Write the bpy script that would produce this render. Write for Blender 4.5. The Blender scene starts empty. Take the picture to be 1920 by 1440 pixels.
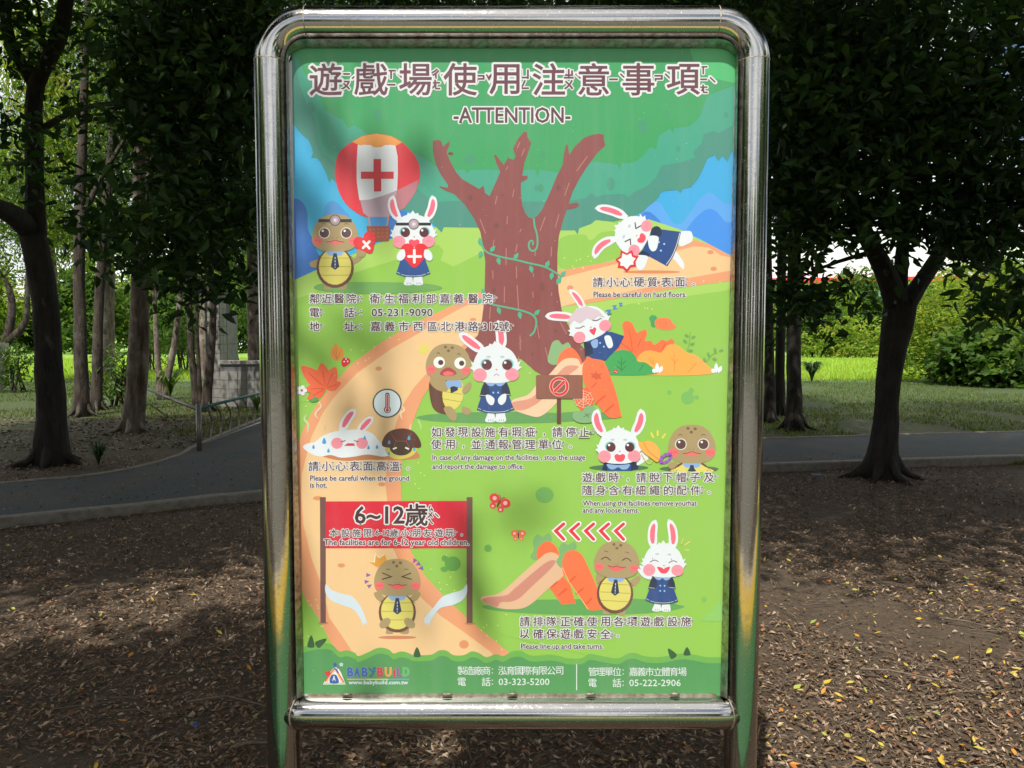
import bpy, bmesh, math, random
import numpy as np
from mathutils import Vector, Matrix, Quaternion, noise
from mathutils.geometry import tessellate_polygon

SC = bpy.context.scene
COL = SC.collection
PI = math.pi
R = math.radians

# ------------------------------------------------------------------ camera, world, sun, exposure
CAM_H = 1.55
PITCH = R(3.45)
FPX = 1442.0                      # focal length in pixels of the 1920 wide photograph
cam_d = bpy.data.cameras.new("camera")
cam = bpy.data.objects.new("camera", cam_d); COL.objects.link(cam)
cam.location = (0, 0, CAM_H)
cam.rotation_euler = (PI/2 - PITCH, 0, 0)
cam_d.sensor_width = 36.0
cam_d.lens = FPX / 1920.0 * 36.0
cam_d.clip_start = 0.05
cam_d.clip_end = 2000
SC.camera = cam

SUN_EL, SUN_AZ = R(57), R(200)    # azimuth clockwise from +Y: the sun stands behind the camera, to the left
w = bpy.data.worlds.new("World"); SC.world = w; w.use_nodes = True
nt = w.node_tree; nt.nodes.clear()
wo = nt.nodes.new("ShaderNodeOutputWorld"); bg = nt.nodes.new("ShaderNodeBackground")
sky = nt.nodes.new("ShaderNodeTexSky"); sky.sky_type = 'NISHITA'; sky.sun_disc = False
sky.sun_elevation = SUN_EL; sky.sun_rotation = SUN_AZ
sky.air_density = 1.0; sky.dust_density = 1.5
tc = nt.nodes.new("ShaderNodeTexCoord")
mp = nt.nodes.new("ShaderNodeMapping"); mp.inputs['Scale'].default_value = (1.0, 1.0, 2.6)
nz = nt.nodes.new("ShaderNodeTexNoise"); nz.inputs['Scale'].default_value = 2.3; nz.inputs['Detail'].default_value = 8; nz.inputs['Roughness'].default_value = .55
cr = nt.nodes.new("ShaderNodeValToRGB"); cr.color_ramp.elements[0].position = .41; cr.color_ramp.elements[1].position = .55
mx = nt.nodes.new("ShaderNodeMix"); mx.data_type = 'RGBA'
mx.inputs['B'].default_value = (13.2, 13.0, 12.7, 1)
nt.links.new(tc.outputs['Generated'], mp.inputs['Vector']); nt.links.new(mp.outputs[0], nz.inputs['Vector'])
nt.links.new(nz.outputs['Fac'], cr.inputs[0]); nt.links.new(cr.outputs[0], mx.inputs['Factor'])
nt.links.new(sky.outputs[0], mx.inputs['A']); nt.links.new(mx.outputs['Result'], bg.inputs['Color'])
bg.inputs['Strength'].default_value = 0.092
nt.links.new(bg.outputs[0], wo.inputs[0])

sd = bpy.data.lights.new("sun", 'SUN'); so = bpy.data.objects.new("sun", sd); COL.objects.link(so)
sd.energy = 4.5; sd.angle = R(0.53); sd.color = (1.0, .955, .88)
sun_dir = Vector((math.sin(SUN_AZ)*math.cos(SUN_EL), math.cos(SUN_AZ)*math.cos(SUN_EL), math.sin(SUN_EL)))
so.rotation_euler = sun_dir.to_track_quat('Z', 'Y').to_euler()
so.location = sun_dir * 60

SC.view_settings.view_transform = 'Standard'
SC.view_settings.look = 'None'
SC.view_settings.gamma = 1
SC.view_settings.use_curve_mapping = False
SC.view_settings.exposure = 0.32
SC.cycles.max_bounces = 8
SC.cycles.transmission_bounces = 6
SC.cycles.diffuse_bounces = 4
SC.cycles.sample_clamp_indirect = 6.0

# ------------------------------------------------------------------ helpers
def ray(px, py):
    x = (px-960)/FPX; z = -(py-720)/FPX
    c, s = math.cos(PITCH), math.sin(PITCH)
    return Vector((x, c + z*s, -s + z*c))      # camera-space (x, forward 1, up z), pitched down
def at_y(px, py, Y):
    d = ray(px, py); t = Y/d.y
    return Vector((d.x*t, Y, CAM_H + d.z*t))
def on_ground(px, py, gz=0.0):
    d = ray(px, py); t = (gz-CAM_H)/d.z
    return Vector((d.x*t, d.y*t, gz))

def tag(o, label=None, cat=None, group=None, kind=None):
    if label: o['label'] = label
    if cat: o['category'] = cat
    if group: o['group'] = group
    if kind: o['kind'] = kind
    return o
def empty(name, loc=(0,0,0), rz=0, **k):
    o = bpy.data.objects.new(name, None); COL.objects.link(o); o.location = loc; o.rotation_euler = (0,0,rz)
    o.empty_display_size = .2
    return tag(o, **k)
def link_mesh(name, me, mat=None, parent=None, **k):
    o = bpy.data.objects.new(name, me); COL.objects.link(o)
    if mat is not None and not me.materials: me.materials.append(mat)
    if parent is not None: o.parent = parent
    return tag(o, **k)

def lin(c):
    return tuple(((v/255)/12.92 if v/255 <= .04045 else ((v/255+.055)/1.055)**2.4) for v in c)

class Nodes:
    def __init__(s, name):
        s.m = bpy.data.materials.new(name); s.m.use_nodes = True
        s.t = s.m.node_tree; s.b = s.t.nodes['Principled BSDF']; s.o = s.t.nodes['Material Output']
    def n(s, typ, **props):
        nd = s.t.nodes.new(typ)
        for k, v in props.items():
            if k.startswith('i_'):
                nd.inputs[k[2:].replace('_', ' ')].default_value = v
            else: setattr(nd, k, v)
        return nd
    def l(s, a, b): s.t.links.new(a, b)
    def coords(s, kind='Object'):
        return s.n('ShaderNodeTexCoord').outputs[kind]
    def noise(s, vec, scale, detail=4, rough=.55, dist=0):
        nd = s.n('ShaderNodeTexNoise', i_Scale=scale, i_Detail=detail, i_Roughness=rough, i_Distortion=dist)
        s.l(vec, nd.inputs['Vector']); return nd.outputs['Fac']
    def ramp(s, fac, stops):
        r = s.n('ShaderNodeValToRGB'); e = r.color_ramp.elements
        while len(e) < len(stops): e.new(.5)
        for i, (p, c) in enumerate(stops):
            e[i].position = p; e[i].color = (c[0], c[1], c[2], 1) if not isinstance(c, (int, float)) else (c, c, c, 1)
        s.l(fac, r.inputs[0]); return r.outputs[0]
    def mix(s, fac, a, b, mode='MIX'):
        m = s.n('ShaderNodeMix', data_type='RGBA', blend_type=mode)
        for inp, v in (('Factor', fac), ('A', a), ('B', b)):
            sock = m.inputs[0] if inp == 'Factor' else [q for q in m.inputs if q.name == inp and q.type == 'RGBA'][0]
            if hasattr(v, 'links'): s.l(v, sock)
            elif inp == 'Factor': sock.default_value = v
            else: sock.default_value = (*v[:3], 1)
        return [q for q in m.outputs if q.type == 'RGBA'][0]
    def bump(s, h, strength=.3, dist=.01, nrm=None):
        b = s.n('ShaderNodeBump', i_Strength=strength, i_Distance=dist); s.l(h, b.inputs['Height'])
        if nrm is not None: s.l(nrm, b.inputs['Normal'])
        s.l(b.outputs[0], s.b.inputs['Normal']); return b.outputs[0]
    def set(s, **k):
        for a, v in k.items():
            sock = s.b.inputs[a.replace('_', ' ')]
            if hasattr(v, 'links'): s.l(v, sock)
            elif isinstance(v, tuple): sock.default_value = (*v[:3], 1)
            else: sock.default_value = v
        return s

# mesh collector with per-corner-free attributes (colour per vertex, values stay fixed print/pigment colours)
class MB:
    def __init__(s): s.v = []; s.f = []; s.c = []
    def add(s, vs, fs, col=None):
        b = len(s.v); s.v += [tuple(p) for p in vs]; s.f += [tuple(i+b for i in f) for f in fs]
        if col is not None: s.c += [col]*len(vs)
    def box(s, x0, x1, y0, y1, z0, z1, M=None, col=None):
        vs = [Vector((x, y, z)) for z in (z0, z1) for y in (y0, y1) for x in (x0, x1)]
        if M is not None: vs = [M @ p for p in vs]
        s.add(vs, [(0,2,3,1),(4,5,7,6),(0,1,5,4),(2,6,7,3),(0,4,6,2),(1,3,7,5)], col)
    def tube(s, pts, rad, n=10, cap=True, col=None, jit=0.0, rng=None):
        pts = [Vector(p) for p in pts]
        if not hasattr(rad, '__len__'): rad = [rad]*len(pts)
        vs = []; fs = []; up = None
        for i, p in enumerate(pts):
            t = (pts[min(i+1, len(pts)-1)] - pts[max(i-1, 0)])
            t = t.normalized() if t.length > 1e-9 else Vector((0,0,1))
            if up is None:
                up = Vector((1,0,0)) if abs(t.x) < .8 else Vector((0,1,0))
            a = up - t*up.dot(t); a.normalize(); b = t.cross(a); up = a
            for k in range(n):
                th = 2*PI*k/n; rr = rad[i]
                if jit: rr *= 1 + jit*(noise.noise(Vector((math.cos(th)*1.3, math.sin(th)*1.3, 0)) + p*2.3))
                vs.append(p + (a*math.cos(th) + b*math.sin(th))*rr)
        for i in range(len(pts)-1):
            for k in range(n):
                k2 = (k+1) % n
                fs.append((i*n+k, i*n+k2, (i+1)*n+k2, (i+1)*n+k))
        if cap:
            fs.append(tuple(reversed(range(n)))); fs.append(tuple((len(pts)-1)*n+k for k in range(n)))
        s.add(vs, fs, col)
    def mesh(s, name, mat=None, smooth=False):
        me = bpy.data.meshes.new(name); me.from_pydata(s.v, [], s.f)
        if s.c:
            a = me.color_attributes.new('Col', 'FLOAT_COLOR', 'POINT')
            a.data.foreach_set('color', np.array([(*c[:3], 1) for c in s.c], dtype=np.float32).ravel())
        if smooth: me.polygons.foreach_set('use_smooth', np.ones(len(me.polygons), dtype=bool))
        if mat: me.materials.append(mat)
        me.update(); return me
    def build(s, name, mat, parent=None, smooth=False, **k):
        return link_mesh(name, s.mesh(name, mat, smooth), None, parent, **k)

def np_mesh(name, V, F, mat, C=None, smooth=False):
    """V (n,3), F (m,k) arrays; C (n,3) colours"""
    me = bpy.data.meshes.new(name); k = F.shape[1]
    me.vertices.add(len(V)); me.vertices.foreach_set('co', V.astype(np.float32).ravel())
    me.loops.add(F.size); me.loops.foreach_set('vertex_index', F.astype(np.int32).ravel())
    me.polygons.add(len(F)); me.polygons.foreach_set('loop_start', np.arange(0, F.size, k, dtype=np.int32))
    me.polygons.foreach_set('use_smooth', np.full(len(F), smooth))
    if C is not None:
        a = me.color_attributes.new('Col', 'FLOAT_COLOR', 'POINT')
        a.data.foreach_set('color', np.concatenate([C, np.ones((len(C), 1))], 1).astype(np.float32).ravel())
    me.materials.append(mat); me.update(calc_edges=True); return me
# ------------------------------------------------------------------ materials
def m_leaf(name, trans=.35, rough=.42):
    n = Nodes(name); c = n.n('ShaderNodeVertexColor', layer_name='Col').outputs[0]
    n.set(Base_Color=c, Roughness=rough, IOR=1.4)
    n.b.inputs['Specular IOR Level'].default_value = .35
    tr = n.n('ShaderNodeBsdfTranslucent')
    n.l(n.mix(1.0, c, (1.25, 1.35, .55), 'MULTIPLY'), tr.inputs[0])
    ms = n.n('ShaderNodeMixShader'); ms.inputs[0].default_value = trans
    n.l(n.b.outputs[0], ms.inputs[1]); n.l(tr.outputs[0], ms.inputs[2]); n.l(ms.outputs[0], n.o.inputs[0])
    return n.m
M_LEAF = m_leaf('leaf_green')
M_LEAF_FAR = m_leaf('leaf_far', .5, .6)

def m_bark(name, dark, light, patch):
    n = Nodes(name); co = n.coords()
    mp_ = n.n('ShaderNodeMapping'); mp_.inputs['Scale'].default_value = (1.5, 1.5, .32); n.l(co, mp_.inputs[0])
    f1 = n.noise(mp_.outputs[0], 9, 8, .65); f2 = n.noise(co, 2.2, 4, .6); f3 = n.noise(mp_.outputs[0], 42, 4, .6)
    c = n.ramp(f1, [(.38, dark), (.64, light)])
    c = n.mix(n.ramp(f2, [(.52, 0), (.66, .7)]), c, patch)
    n.set(Base_Color=c, Roughness=.9)
    hs = n.n('ShaderNodeMath', operation='ADD'); n.l(f1, hs.inputs[0]); n.l(f3, hs.inputs[1])
    n.bump(hs.outputs[0], .9, .03); return n.m
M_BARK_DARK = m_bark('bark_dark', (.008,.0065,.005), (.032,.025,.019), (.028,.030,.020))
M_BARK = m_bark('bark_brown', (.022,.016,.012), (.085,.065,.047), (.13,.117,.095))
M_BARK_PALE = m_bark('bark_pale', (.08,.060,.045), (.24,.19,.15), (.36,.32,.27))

def m_ground():
    n = Nodes('soil_and_litter'); co = n.coords()
    f1 = n.noise(co, 1.1, 6, .6); f2 = n.noise(co, 26, 6, .7); f3 = n.noise(co, 90, 3, .6)
    c = n.ramp(f2, [(.28, (.030,.019,.011)), (.5, (.080,.054,.032)), (.72, (.15,.105,.066))])
    c = n.mix(n.ramp(f1, [(.42, 0), (.62, .6)]), c, (.095,.068,.042))
    # grass takes over with distance and patches (a mask baked on vertices)
    g = n.n('ShaderNodeVertexColor', layer_name='Col').outputs[0]
    gc = n.ramp(n.noise(co, 7, 6, .7), [(.3, (.022,.042,.009)), (.52, (.046,.082,.016)), (.72, (.088,.105,.033))])
    sep = n.n('ShaderNodeSeparateColor'); n.l(g, sep.inputs[0])
    mth = n.n('ShaderNodeMath', operation='MULTIPLY_ADD'); n.l(n.noise(co, 3.2, 5, .7), mth.inputs[0]); mth.inputs[1].default_value = 1.1; mth.inputs[2].default_value = -.55
    ad = n.n('ShaderNodeMath', operation='ADD', use_clamp=True); n.l(sep.outputs[0], ad.inputs[0]); n.l(mth.outputs[0], ad.inputs[1])
    ml = n.n('ShaderNodeMath', operation='MULTIPLY', use_clamp=True); n.l(ad.outputs[0], ml.inputs[0]); n.l(n.ramp(sep.outputs[0], [(.02, 0), (.15, 1)]), ml.inputs[1])
    c = n.mix(ml.outputs[0], c, gc)
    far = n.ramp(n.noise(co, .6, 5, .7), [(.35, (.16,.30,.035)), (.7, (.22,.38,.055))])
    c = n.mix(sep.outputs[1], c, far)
    n.set(Base_Color=c, Roughness=.95)
    hs = n.n('ShaderNodeMath', operation='ADD'); n.l(f2, hs.inputs[0]); n.l(f3, hs.inputs[1])
    n.bump(hs.outputs[0], .8, .02); return n.m
M_GROUND = m_ground()

def m_asphalt():
    n = Nodes('asphalt'); co = n.coords()
    f = n.noise(co, 160, 3, .7); f2 = n.noise(co, 1.3, 5, .6)
    c = n.ramp(f, [(.3, (.020,.029,.031)), (.7, (.052,.068,.069))])
    c = n.mix(n.ramp(f2, [(.45, 0), (.62, .75)]), c, (.066,.060,.048)); c = n.mix(n.ramp(n.noise(co, 5.5, 7, .75), [(.5, 0), (.7, .6)]), c, (.022,.024,.022))
    n.set(Base_Color=c, Roughness=.85); n.bump(f, .5, .004); return n.m
M_ASPHALT = m_asphalt()
def m_simple(name, c1, c2, scale=12, rough=.8, bump=.25, metal=0.0):
    n = Nodes(name); co = n.coords(); f = n.noise(co, scale, 7, .65)
    n.set(Base_Color=n.ramp(f, [(.3, c1), (.7, c2)]), Roughness=rough, Metallic=metal)
    if bump: n.bump(f, bump, .006)
    return n.m
M_CONCRETE = m_simple('kerb_concrete', (.12,.105,.085), (.24,.215,.18), 14)
M_STONE = m_simple('bench_stone', (.30,.28,.25), (.45,.43,.39), 9)
M_WHITE = m_simple('wall_white', (.68,.70,.72), (.80,.82,.84), 3, .7, 0)
M_RED = m_simple('roof_trim_red', (.55,.035,.03), (.70,.06,.05), 3, .5, 0)
M_TEAL = m_simple('sheet_green', (.16,.40,.30), (.26,.52,.42), 2, .6, 0)
M_GLASS_DARK = m_simple('window_dark', (.03,.04,.05), (.06,.07,.08), 2, .1, 0)
M_RAIL = m_simple('rail_paint_green', (.03,.14,.11), (.06,.22,.17), 30, .45, .1)
M_STEEL_DULL = m_simple('rail_steel', (.16,.155,.14), (.30,.28,.25), 25, .42, .1, .7)
M_LITTER = None
def m_litter():
    n = Nodes('dry_leaf'); c = n.n('ShaderNodeVertexColor', layer_name='Col').outputs[0]
    co = n.coords(); f = n.noise(co, 60, 4, .6)
    n.set(Base_Color=n.mix(n.ramp(f, [(.35, .45), (.65, 0)]), c, (.05,.035,.022)), Roughness=.62); return n.m
M_LITTER = m_litter()
def m_tile():
    n = Nodes('grey_tile'); co = n.coords(); f = n.noise(co, 5, 4)
    n.set(Base_Color=n.ramp(f, [(.3, (.20,.195,.18)), (.7, (.33,.32,.30))]), Roughness=.4); return n.m
M_TILE = m_tile()
M_GROUT = m_simple('grout', (.13,.13,.13), (.2,.2,.2), 20)
M_TWIG = m_simple('twig_wood', (.075,.055,.038), (.20,.155,.11), 30)
M_BLUE = m_simple('blue_scrap', (.02,.09,.28), (.03,.13,.38), 30, .5)

def m_steel():
    n = Nodes('polished_steel'); co = n.coords()
    f = n.noise(co, 3.0, 6, .7); f2 = n.noise(co, 55, 5, .75); f3 = n.noise(co, 380, 2, .6)
    spots = n.ramp(f3, [(.68, 0), (.72, 1)])
    dirt = n.ramp(f2, [(.5, 0), (.72, 1)])
    mm = n.n('ShaderNodeMath', operation='MULTIPLY', use_clamp=True); n.l(dirt, mm.inputs[0]); n.l(n.ramp(f, [(.40, .03), (.62, .72)]), mm.inputs[1])
    c = n.mix(mm.outputs[0], (.43,.425,.41), (.31,.285,.25))
    c = n.mix(spots, c, (.68,.66,.60))
    mx_ = n.n('ShaderNodeMath', operation='MAXIMUM'); n.l(mm.outputs[0], mx_.inputs[0]); n.l(spots, mx_.inputs[1])
    n.set(Base_Color=c, Metallic=1.0, Roughness=n.ramp(mx_.outputs[0], [(0, .10), (1, .42)]))
    b1 = n.n('ShaderNodeBump', i_Strength=.12, i_Distance=.004); n.l(n.noise(co, 9, 3, .5), b1.inputs['Height'])
    n.bump(f2, .04, .001, b1.outputs[0]); return n.m
M_STEEL = m_steel()
def m_lip():
    n = Nodes('satin_steel'); co = n.coords(); f = n.noise(co, 60, 5, .7)
    n.set(Base_Color=n.ramp(f, [(.35, (.22,.20,.17)), (.65, (.55,.54,.50))]), Metallic=1.0, Roughness=.38); n.bump(f, .3, .002); return n.m
M_LIP = m_lip()
M_WELD = m_simple('weld_seam', (.16,.13,.10), (.42,.37,.30), 90, .5, .8, .8)
M_RUST = m_simple('rusty_lip', (.18,.12,.08), (.50,.46,.40), 60, .5, .5, .6)
M_PANEL = m_simple('panel_back_sheet', (.5,.5,.5), (.6,.6,.6), 20, .4, 0, .6)
def m_print():
    n = Nodes('printed_film'); c = n.n('ShaderNodeVertexColor', layer_name='Col').outputs[0]
    co = n.coords()
    dust = n.noise(co, 2.4, 7, .65); mpp = n.n('ShaderNodeMapping'); mpp.inputs['Scale'].default_value = (14, 1, .8); n.l(co, mpp.inputs[0]); streak = n.noise(mpp.outputs[0], 2.2, 5, .6)
    spk = n.ramp(n.noise(co, 150, 2, .5), [(.73, 0), (.77, .55)])
    c = n.mix(n.ramp(dust, [(.35, .0), (.7, .07)]), c, (.44,.42,.38)); c = n.mix(n.ramp(streak, [(.5, 0), (.75, .07)]), c, (.42,.42,.40)); c = n.mix(spk, c, (.5,.48,.42))
    n.set(Base_Color=c, Roughness=n.ramp(dust, [(.3, .28), (.7, .48)])); n.b.inputs['Specular IOR Level'].default_value = .5
    n.bump(n.noise(co, 5.0, 3, .5), .10, .01); return n.m
M_PRINT = m_print()
# ------------------------------------------------------------------ ground, path, kerb, far lawn
def gpt(px, py): p = on_ground(px, py); return (p.x, p.y)
def sstep(a, b, x): t = max(0, min(1, (x-a)/(b-a))); return t*t*(3-2*t)
def ground_z(x, y):
    return .025*noise.noise(Vector((x*.5, y*.5, 0))) + .010*noise.noise(Vector((x*2.1, y*2.1, 3))) - .02
def build_ground():
    xs = sorted(set([-900,-400,-200,-120,-80,-60] + list(np.arange(-45, 45.1, 1.5)) + [60,80,120,200,400,900] + list(np.arange(-9, 9.01, .2))))
    ys = sorted(set([-600,-200,-80,-40] + list(np.arange(-30, 60.1, 1.5)) + [75,100,140,200,400,900] + list(np.arange(1, 15.01, .2))))
    V = []; C = []
    for y in ys:
        for x in xs:
            z = ground_z(x, y) if abs(x) < 60 and -10 < y < 70 else -.02
            if y > 45: z += .0
            V.append((x, y, z))
            g = sstep(9.5, 13, y + x*-.25 if x < 0 else y) * (.62 + .38*sstep(11, 24, y)) * (1 - .55*sstep(-1, -4, x)*sstep(22, 12, y)*sstep(-9, -6, x))
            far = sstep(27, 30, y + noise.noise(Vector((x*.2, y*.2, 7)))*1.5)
            if y < -3: g, far = .7, 0
            C.append((g, far, 0))
    n = len(xs); F = [(j*n+i, j*n+i+1, (j+1)*n+i+1, (j+1)*n+i) for j in range(len(ys)-1) for i in range(n-1)]
    me = np_mesh('ground', np.array(V), np.array(F), M_GROUND, np.array(C, dtype=float), True)
    return link_mesh('ground', me, kind='structure')
GROUND = build_ground()

NEAR = [gpt(x, y) for x, y in [(-260,1016),(0,982),(250,957),(490,932),(900,903),(1440,878),(1920,862),(2400,848)]]
FAR_R = [gpt(x, y) for x, y in [(2400,806),(1920,813),(1440,826),(1000,832),(700,820),(660,800),(700,780),(800,762)]]
BR_L = [gpt(x, y) for x, y in [(690,742),(560,762),(490,789),(430,814),(372,840),(330,862),(200,893),(0,913),(-260,938)]]
def sheet(name, outline, z, mat, **k):
    tr = tessellate_polygon([[Vector((p[0], p[1], 0)) for p in outline]])
    F = []
    for t in tr:
        a, b, c = (outline[i] for i in t)
        F.append(t if (b[0]-a[0])*(c[1]-a[1])-(b[1]-a[1])*(c[0]-a[0]) > 0 else (t[0], t[2], t[1]))
    me = bpy.data.meshes.new(name); me.from_pydata([(p[0], p[1], z) for p in outline], [], F); me.materials.append(mat)
    return link_mesh(name, me, **k)
NEARs = catmull_xy = None
def cat2(pts, res=6):
    out = []; n = len(pts)
    for i in range(n-1):
        p = [pts[max(0, min(n-1, i+k-1))] for k in range(4)]
        for j in range(res):
            t = j/res; t2 = t*t; t3 = t2*t
            out.append(tuple(.5*((2*p[1][a])+(-p[0][a]+p[2][a])*t+(2*p[0][a]-5*p[1][a]+4*p[2][a]-p[3][a])*t2+(-p[0][a]+3*p[1][a]-3*p[2][a]+p[3][a])*t3) for a in (0,1)))
    return out+[tuple(pts[-1])]
near = cat2(NEAR); farr = cat2(FAR_R); brl = cat2(BR_L)
PATH_OUT = near + farr + brl
sheet('path', PATH_OUT, .028, M_ASPHALT, kind='structure')
def inpath(x, y):
    c = False; n = len(PATH_OUT)
    for i in range(n):
        (x1, y1), (x2, y2) = PATH_OUT[i], PATH_OUT[(i+1) % n]
        if (y1 > y) != (y2 > y) and x < (x2-x1)*(y-y1)/(y2-y1)+x1: c = not c
    return c
def kerb(name, line, wd, z0, z1):
    mb = MB(); n = len(line); vs = []; rr = random.Random(8)
    for i, p in enumerate(line):
        a = line[max(i-1, 0)]; b = line[min(i+1, n-1)]; d = Vector((b[0]-a[0], b[1]-a[1])).normalized(); nx, ny = d.y, -d.x
        h = z1 + rr.uniform(-.004, .004); w_ = wd + rr.uniform(-.006, .006)
        vs += [(p[0]+nx*w_, p[1]+ny*w_, z0), (p[0]+nx*w_, p[1]+ny*w_, h-.012), (p[0]+nx*(w_-.015), p[1]+ny*(w_-.015), h), (p[0]+nx*.012, p[1]+ny*.012, h), (p[0], p[1], h-.012), (p[0], p[1], z0)]
    fs = []
    for i in range(n-1):
        for k in range(5): fs.append((i*6+k, i*6+k+1, (i+1)*6+k+1, (i+1)*6+k))
    mb.add(vs, fs); return mb.build(name, M_CONCRETE, kind='structure')
kerb('path_kerb', near, .13, -.1, .075)
kerb('path_kerb', farr, .08, -.1, .045)
kerb('path_kerb', brl, .08, -.1, .045)

# the playground behind the photographer: seen in the steel only
M_RUBBER = m_simple('rubber_green', (.03,.13,.04), (.05,.19,.06), 40, .8)
M_YELLOW = m_simple('rubber_yellow', (.60,.38,.02), (.72,.48,.03), 40, .7)
M_SAND_RUBBER = m_simple('rubber_brown', (.10,.095,.07), (.15,.14,.11), 40, .8)
M_WHITE_LINE = m_simple('line_white', (.6,.6,.58), (.7,.7,.68), 20, .7)
def ring(name, m0, m1, mat, z=.004):
    # bands that bow round the lawn in front of the board
    o1 = [(x, .7-m0+.018*x*x*0+max(0, abs(x)-1.2)*.55) for x in np.linspace(-7, 7, 29)]
    o2 = [(x, .7-m1+max(0, abs(x)-1.2-.3*(m1-m0))*.55) for x in np.linspace(-7, 7, 29)]
    sheet(name, o2+o1[::-1], z, mat, kind='structure')
ring('playground_border', 0, 1.3, M_RUBBER)
ring('playground_edge_strip', 1.32, 2.2, M_YELLOW, .008)
ring('playground_line', 2.22, 2.4, M_WHITE_LINE, .012)
sheet('playground_surface', [(-14,-22),(14,-22),(14,-3.8),(7,-1.7),(3,-1.8),(-3,-1.8),(-7,-1.7),(-14,-3.8)], .002, M_SAND_RUBBER, kind='structure')

# ------------------------------------------------------------------ leaves and trees
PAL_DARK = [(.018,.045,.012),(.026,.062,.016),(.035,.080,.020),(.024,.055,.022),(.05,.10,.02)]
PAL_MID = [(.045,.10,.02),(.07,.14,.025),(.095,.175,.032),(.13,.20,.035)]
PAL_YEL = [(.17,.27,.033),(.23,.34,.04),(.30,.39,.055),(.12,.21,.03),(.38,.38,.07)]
def leaves(blobs, n, size, seed, pal, mat, aspect=.45, droop=.5, detail=False, per=22, spread=.28, young=.0):
    rg = np.random.default_rng(seed)
    wts = np.array([b[2] if len(b) > 2 else b[1][0]*b[1][1]*b[1][2] for b in blobs], dtype=float); wts /= wts.sum()
    nc = max(1, n//per); which = rg.choice(len(blobs), nc, p=wts)
    cen = np.array([tuple(b[0]) for b in blobs])[which]; rad = np.array([tuple(b[1]) for b in blobs])[which]
    d = rg.normal(size=(nc, 3)); d /= np.linalg.norm(d, axis=1, keepdims=True)
    cc = cen + d*rad*(rg.random((nc, 1))**.45)
    shade = rg.integers(0, len(pal), nc)
    idx = np.repeat(np.arange(nc), per); N = len(idx)
    pos = cc[idx] + rg.normal(size=(N, 3))*spread*np.array([1, 1, .7])*np.repeat(rg.uniform(.5, 1.4, nc), per)[:, None]
    ax = rg.normal(size=(N, 3)); ax[:, 2] = ax[:, 2]*.5 - droop; ax /= np.linalg.norm(ax, axis=1, keepdims=True)
    nr = rg.normal(size=(N, 3)); nr[:, 2] += .8; nr -= ax*np.sum(nr*ax, 1, keepdims=True); nr /= np.linalg.norm(nr, axis=1, keepdims=True)
    sd_ = np.cross(ax, nr)
    L = size*rg.uniform(.6, 1.25, (N, 1)); W = L*aspect
    base = pos; tip = pos + ax*L - nr*L*.12
    fold = nr*W*.22
    pidx = np.where(rg.random(N) < .7, shade[idx], rg.integers(0, len(pal), N))
    C = np.array(pal)[pidx]*rg.uniform(.75, 1.25, (N, 1))
    if young: 
        m = rg.random(N) < young; C[m] = np.array((.22, .34, .05))
    if detail:
        l1 = pos+ax*L*.3+sd_*W*.5+fold; l2 = pos+ax*L*.68+sd_*W*.38+fold*.7-nr*L*.04
        r1 = pos+ax*L*.3-sd_*W*.5+fold; r2 = pos+ax*L*.68-sd_*W*.38+fold*.7-nr*L*.04
        V = np.stack([base, l1, l2, tip, r2, r1], 1).reshape(-1, 3); k = np.arange(N)[:, None]*6
        F = np.concatenate([k+np.array([[0,1,3]]), k+np.array([[1,2,3]]), k+np.array([[0,3,5]]), k+np.array([[3,4,5]])], 0)
        C = np.repeat(C, 6, 0)
    else:
        l = pos+ax*L*.45+sd_*W*.5+fold; r = pos+ax*L*.45-sd_*W*.5+fold
        V = np.stack([base, l, tip, r], 1).reshape(-1, 3); k = np.arange(N)[:, None]*4
        F = np.concatenate([k+np.array([[0,1,2]]), k+np.array([[0,2,3]])], 0); C = np.repeat(C, 4, 0)
    return V, F, C, cc
def pt(px, py, Y): return at_y(px, py, Y)
def blob(px, py, Y, rx, rz, ry, wt=None):
    """an ellipsoid of foliage; rx, rz in photo pixels at that distance, ry in metres"""
    c = at_y(px, py, Y); s = Y/FPX
    b = [c, (rx*s, ry, rz*s)]
    if wt: b.append(wt)
    return b
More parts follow.
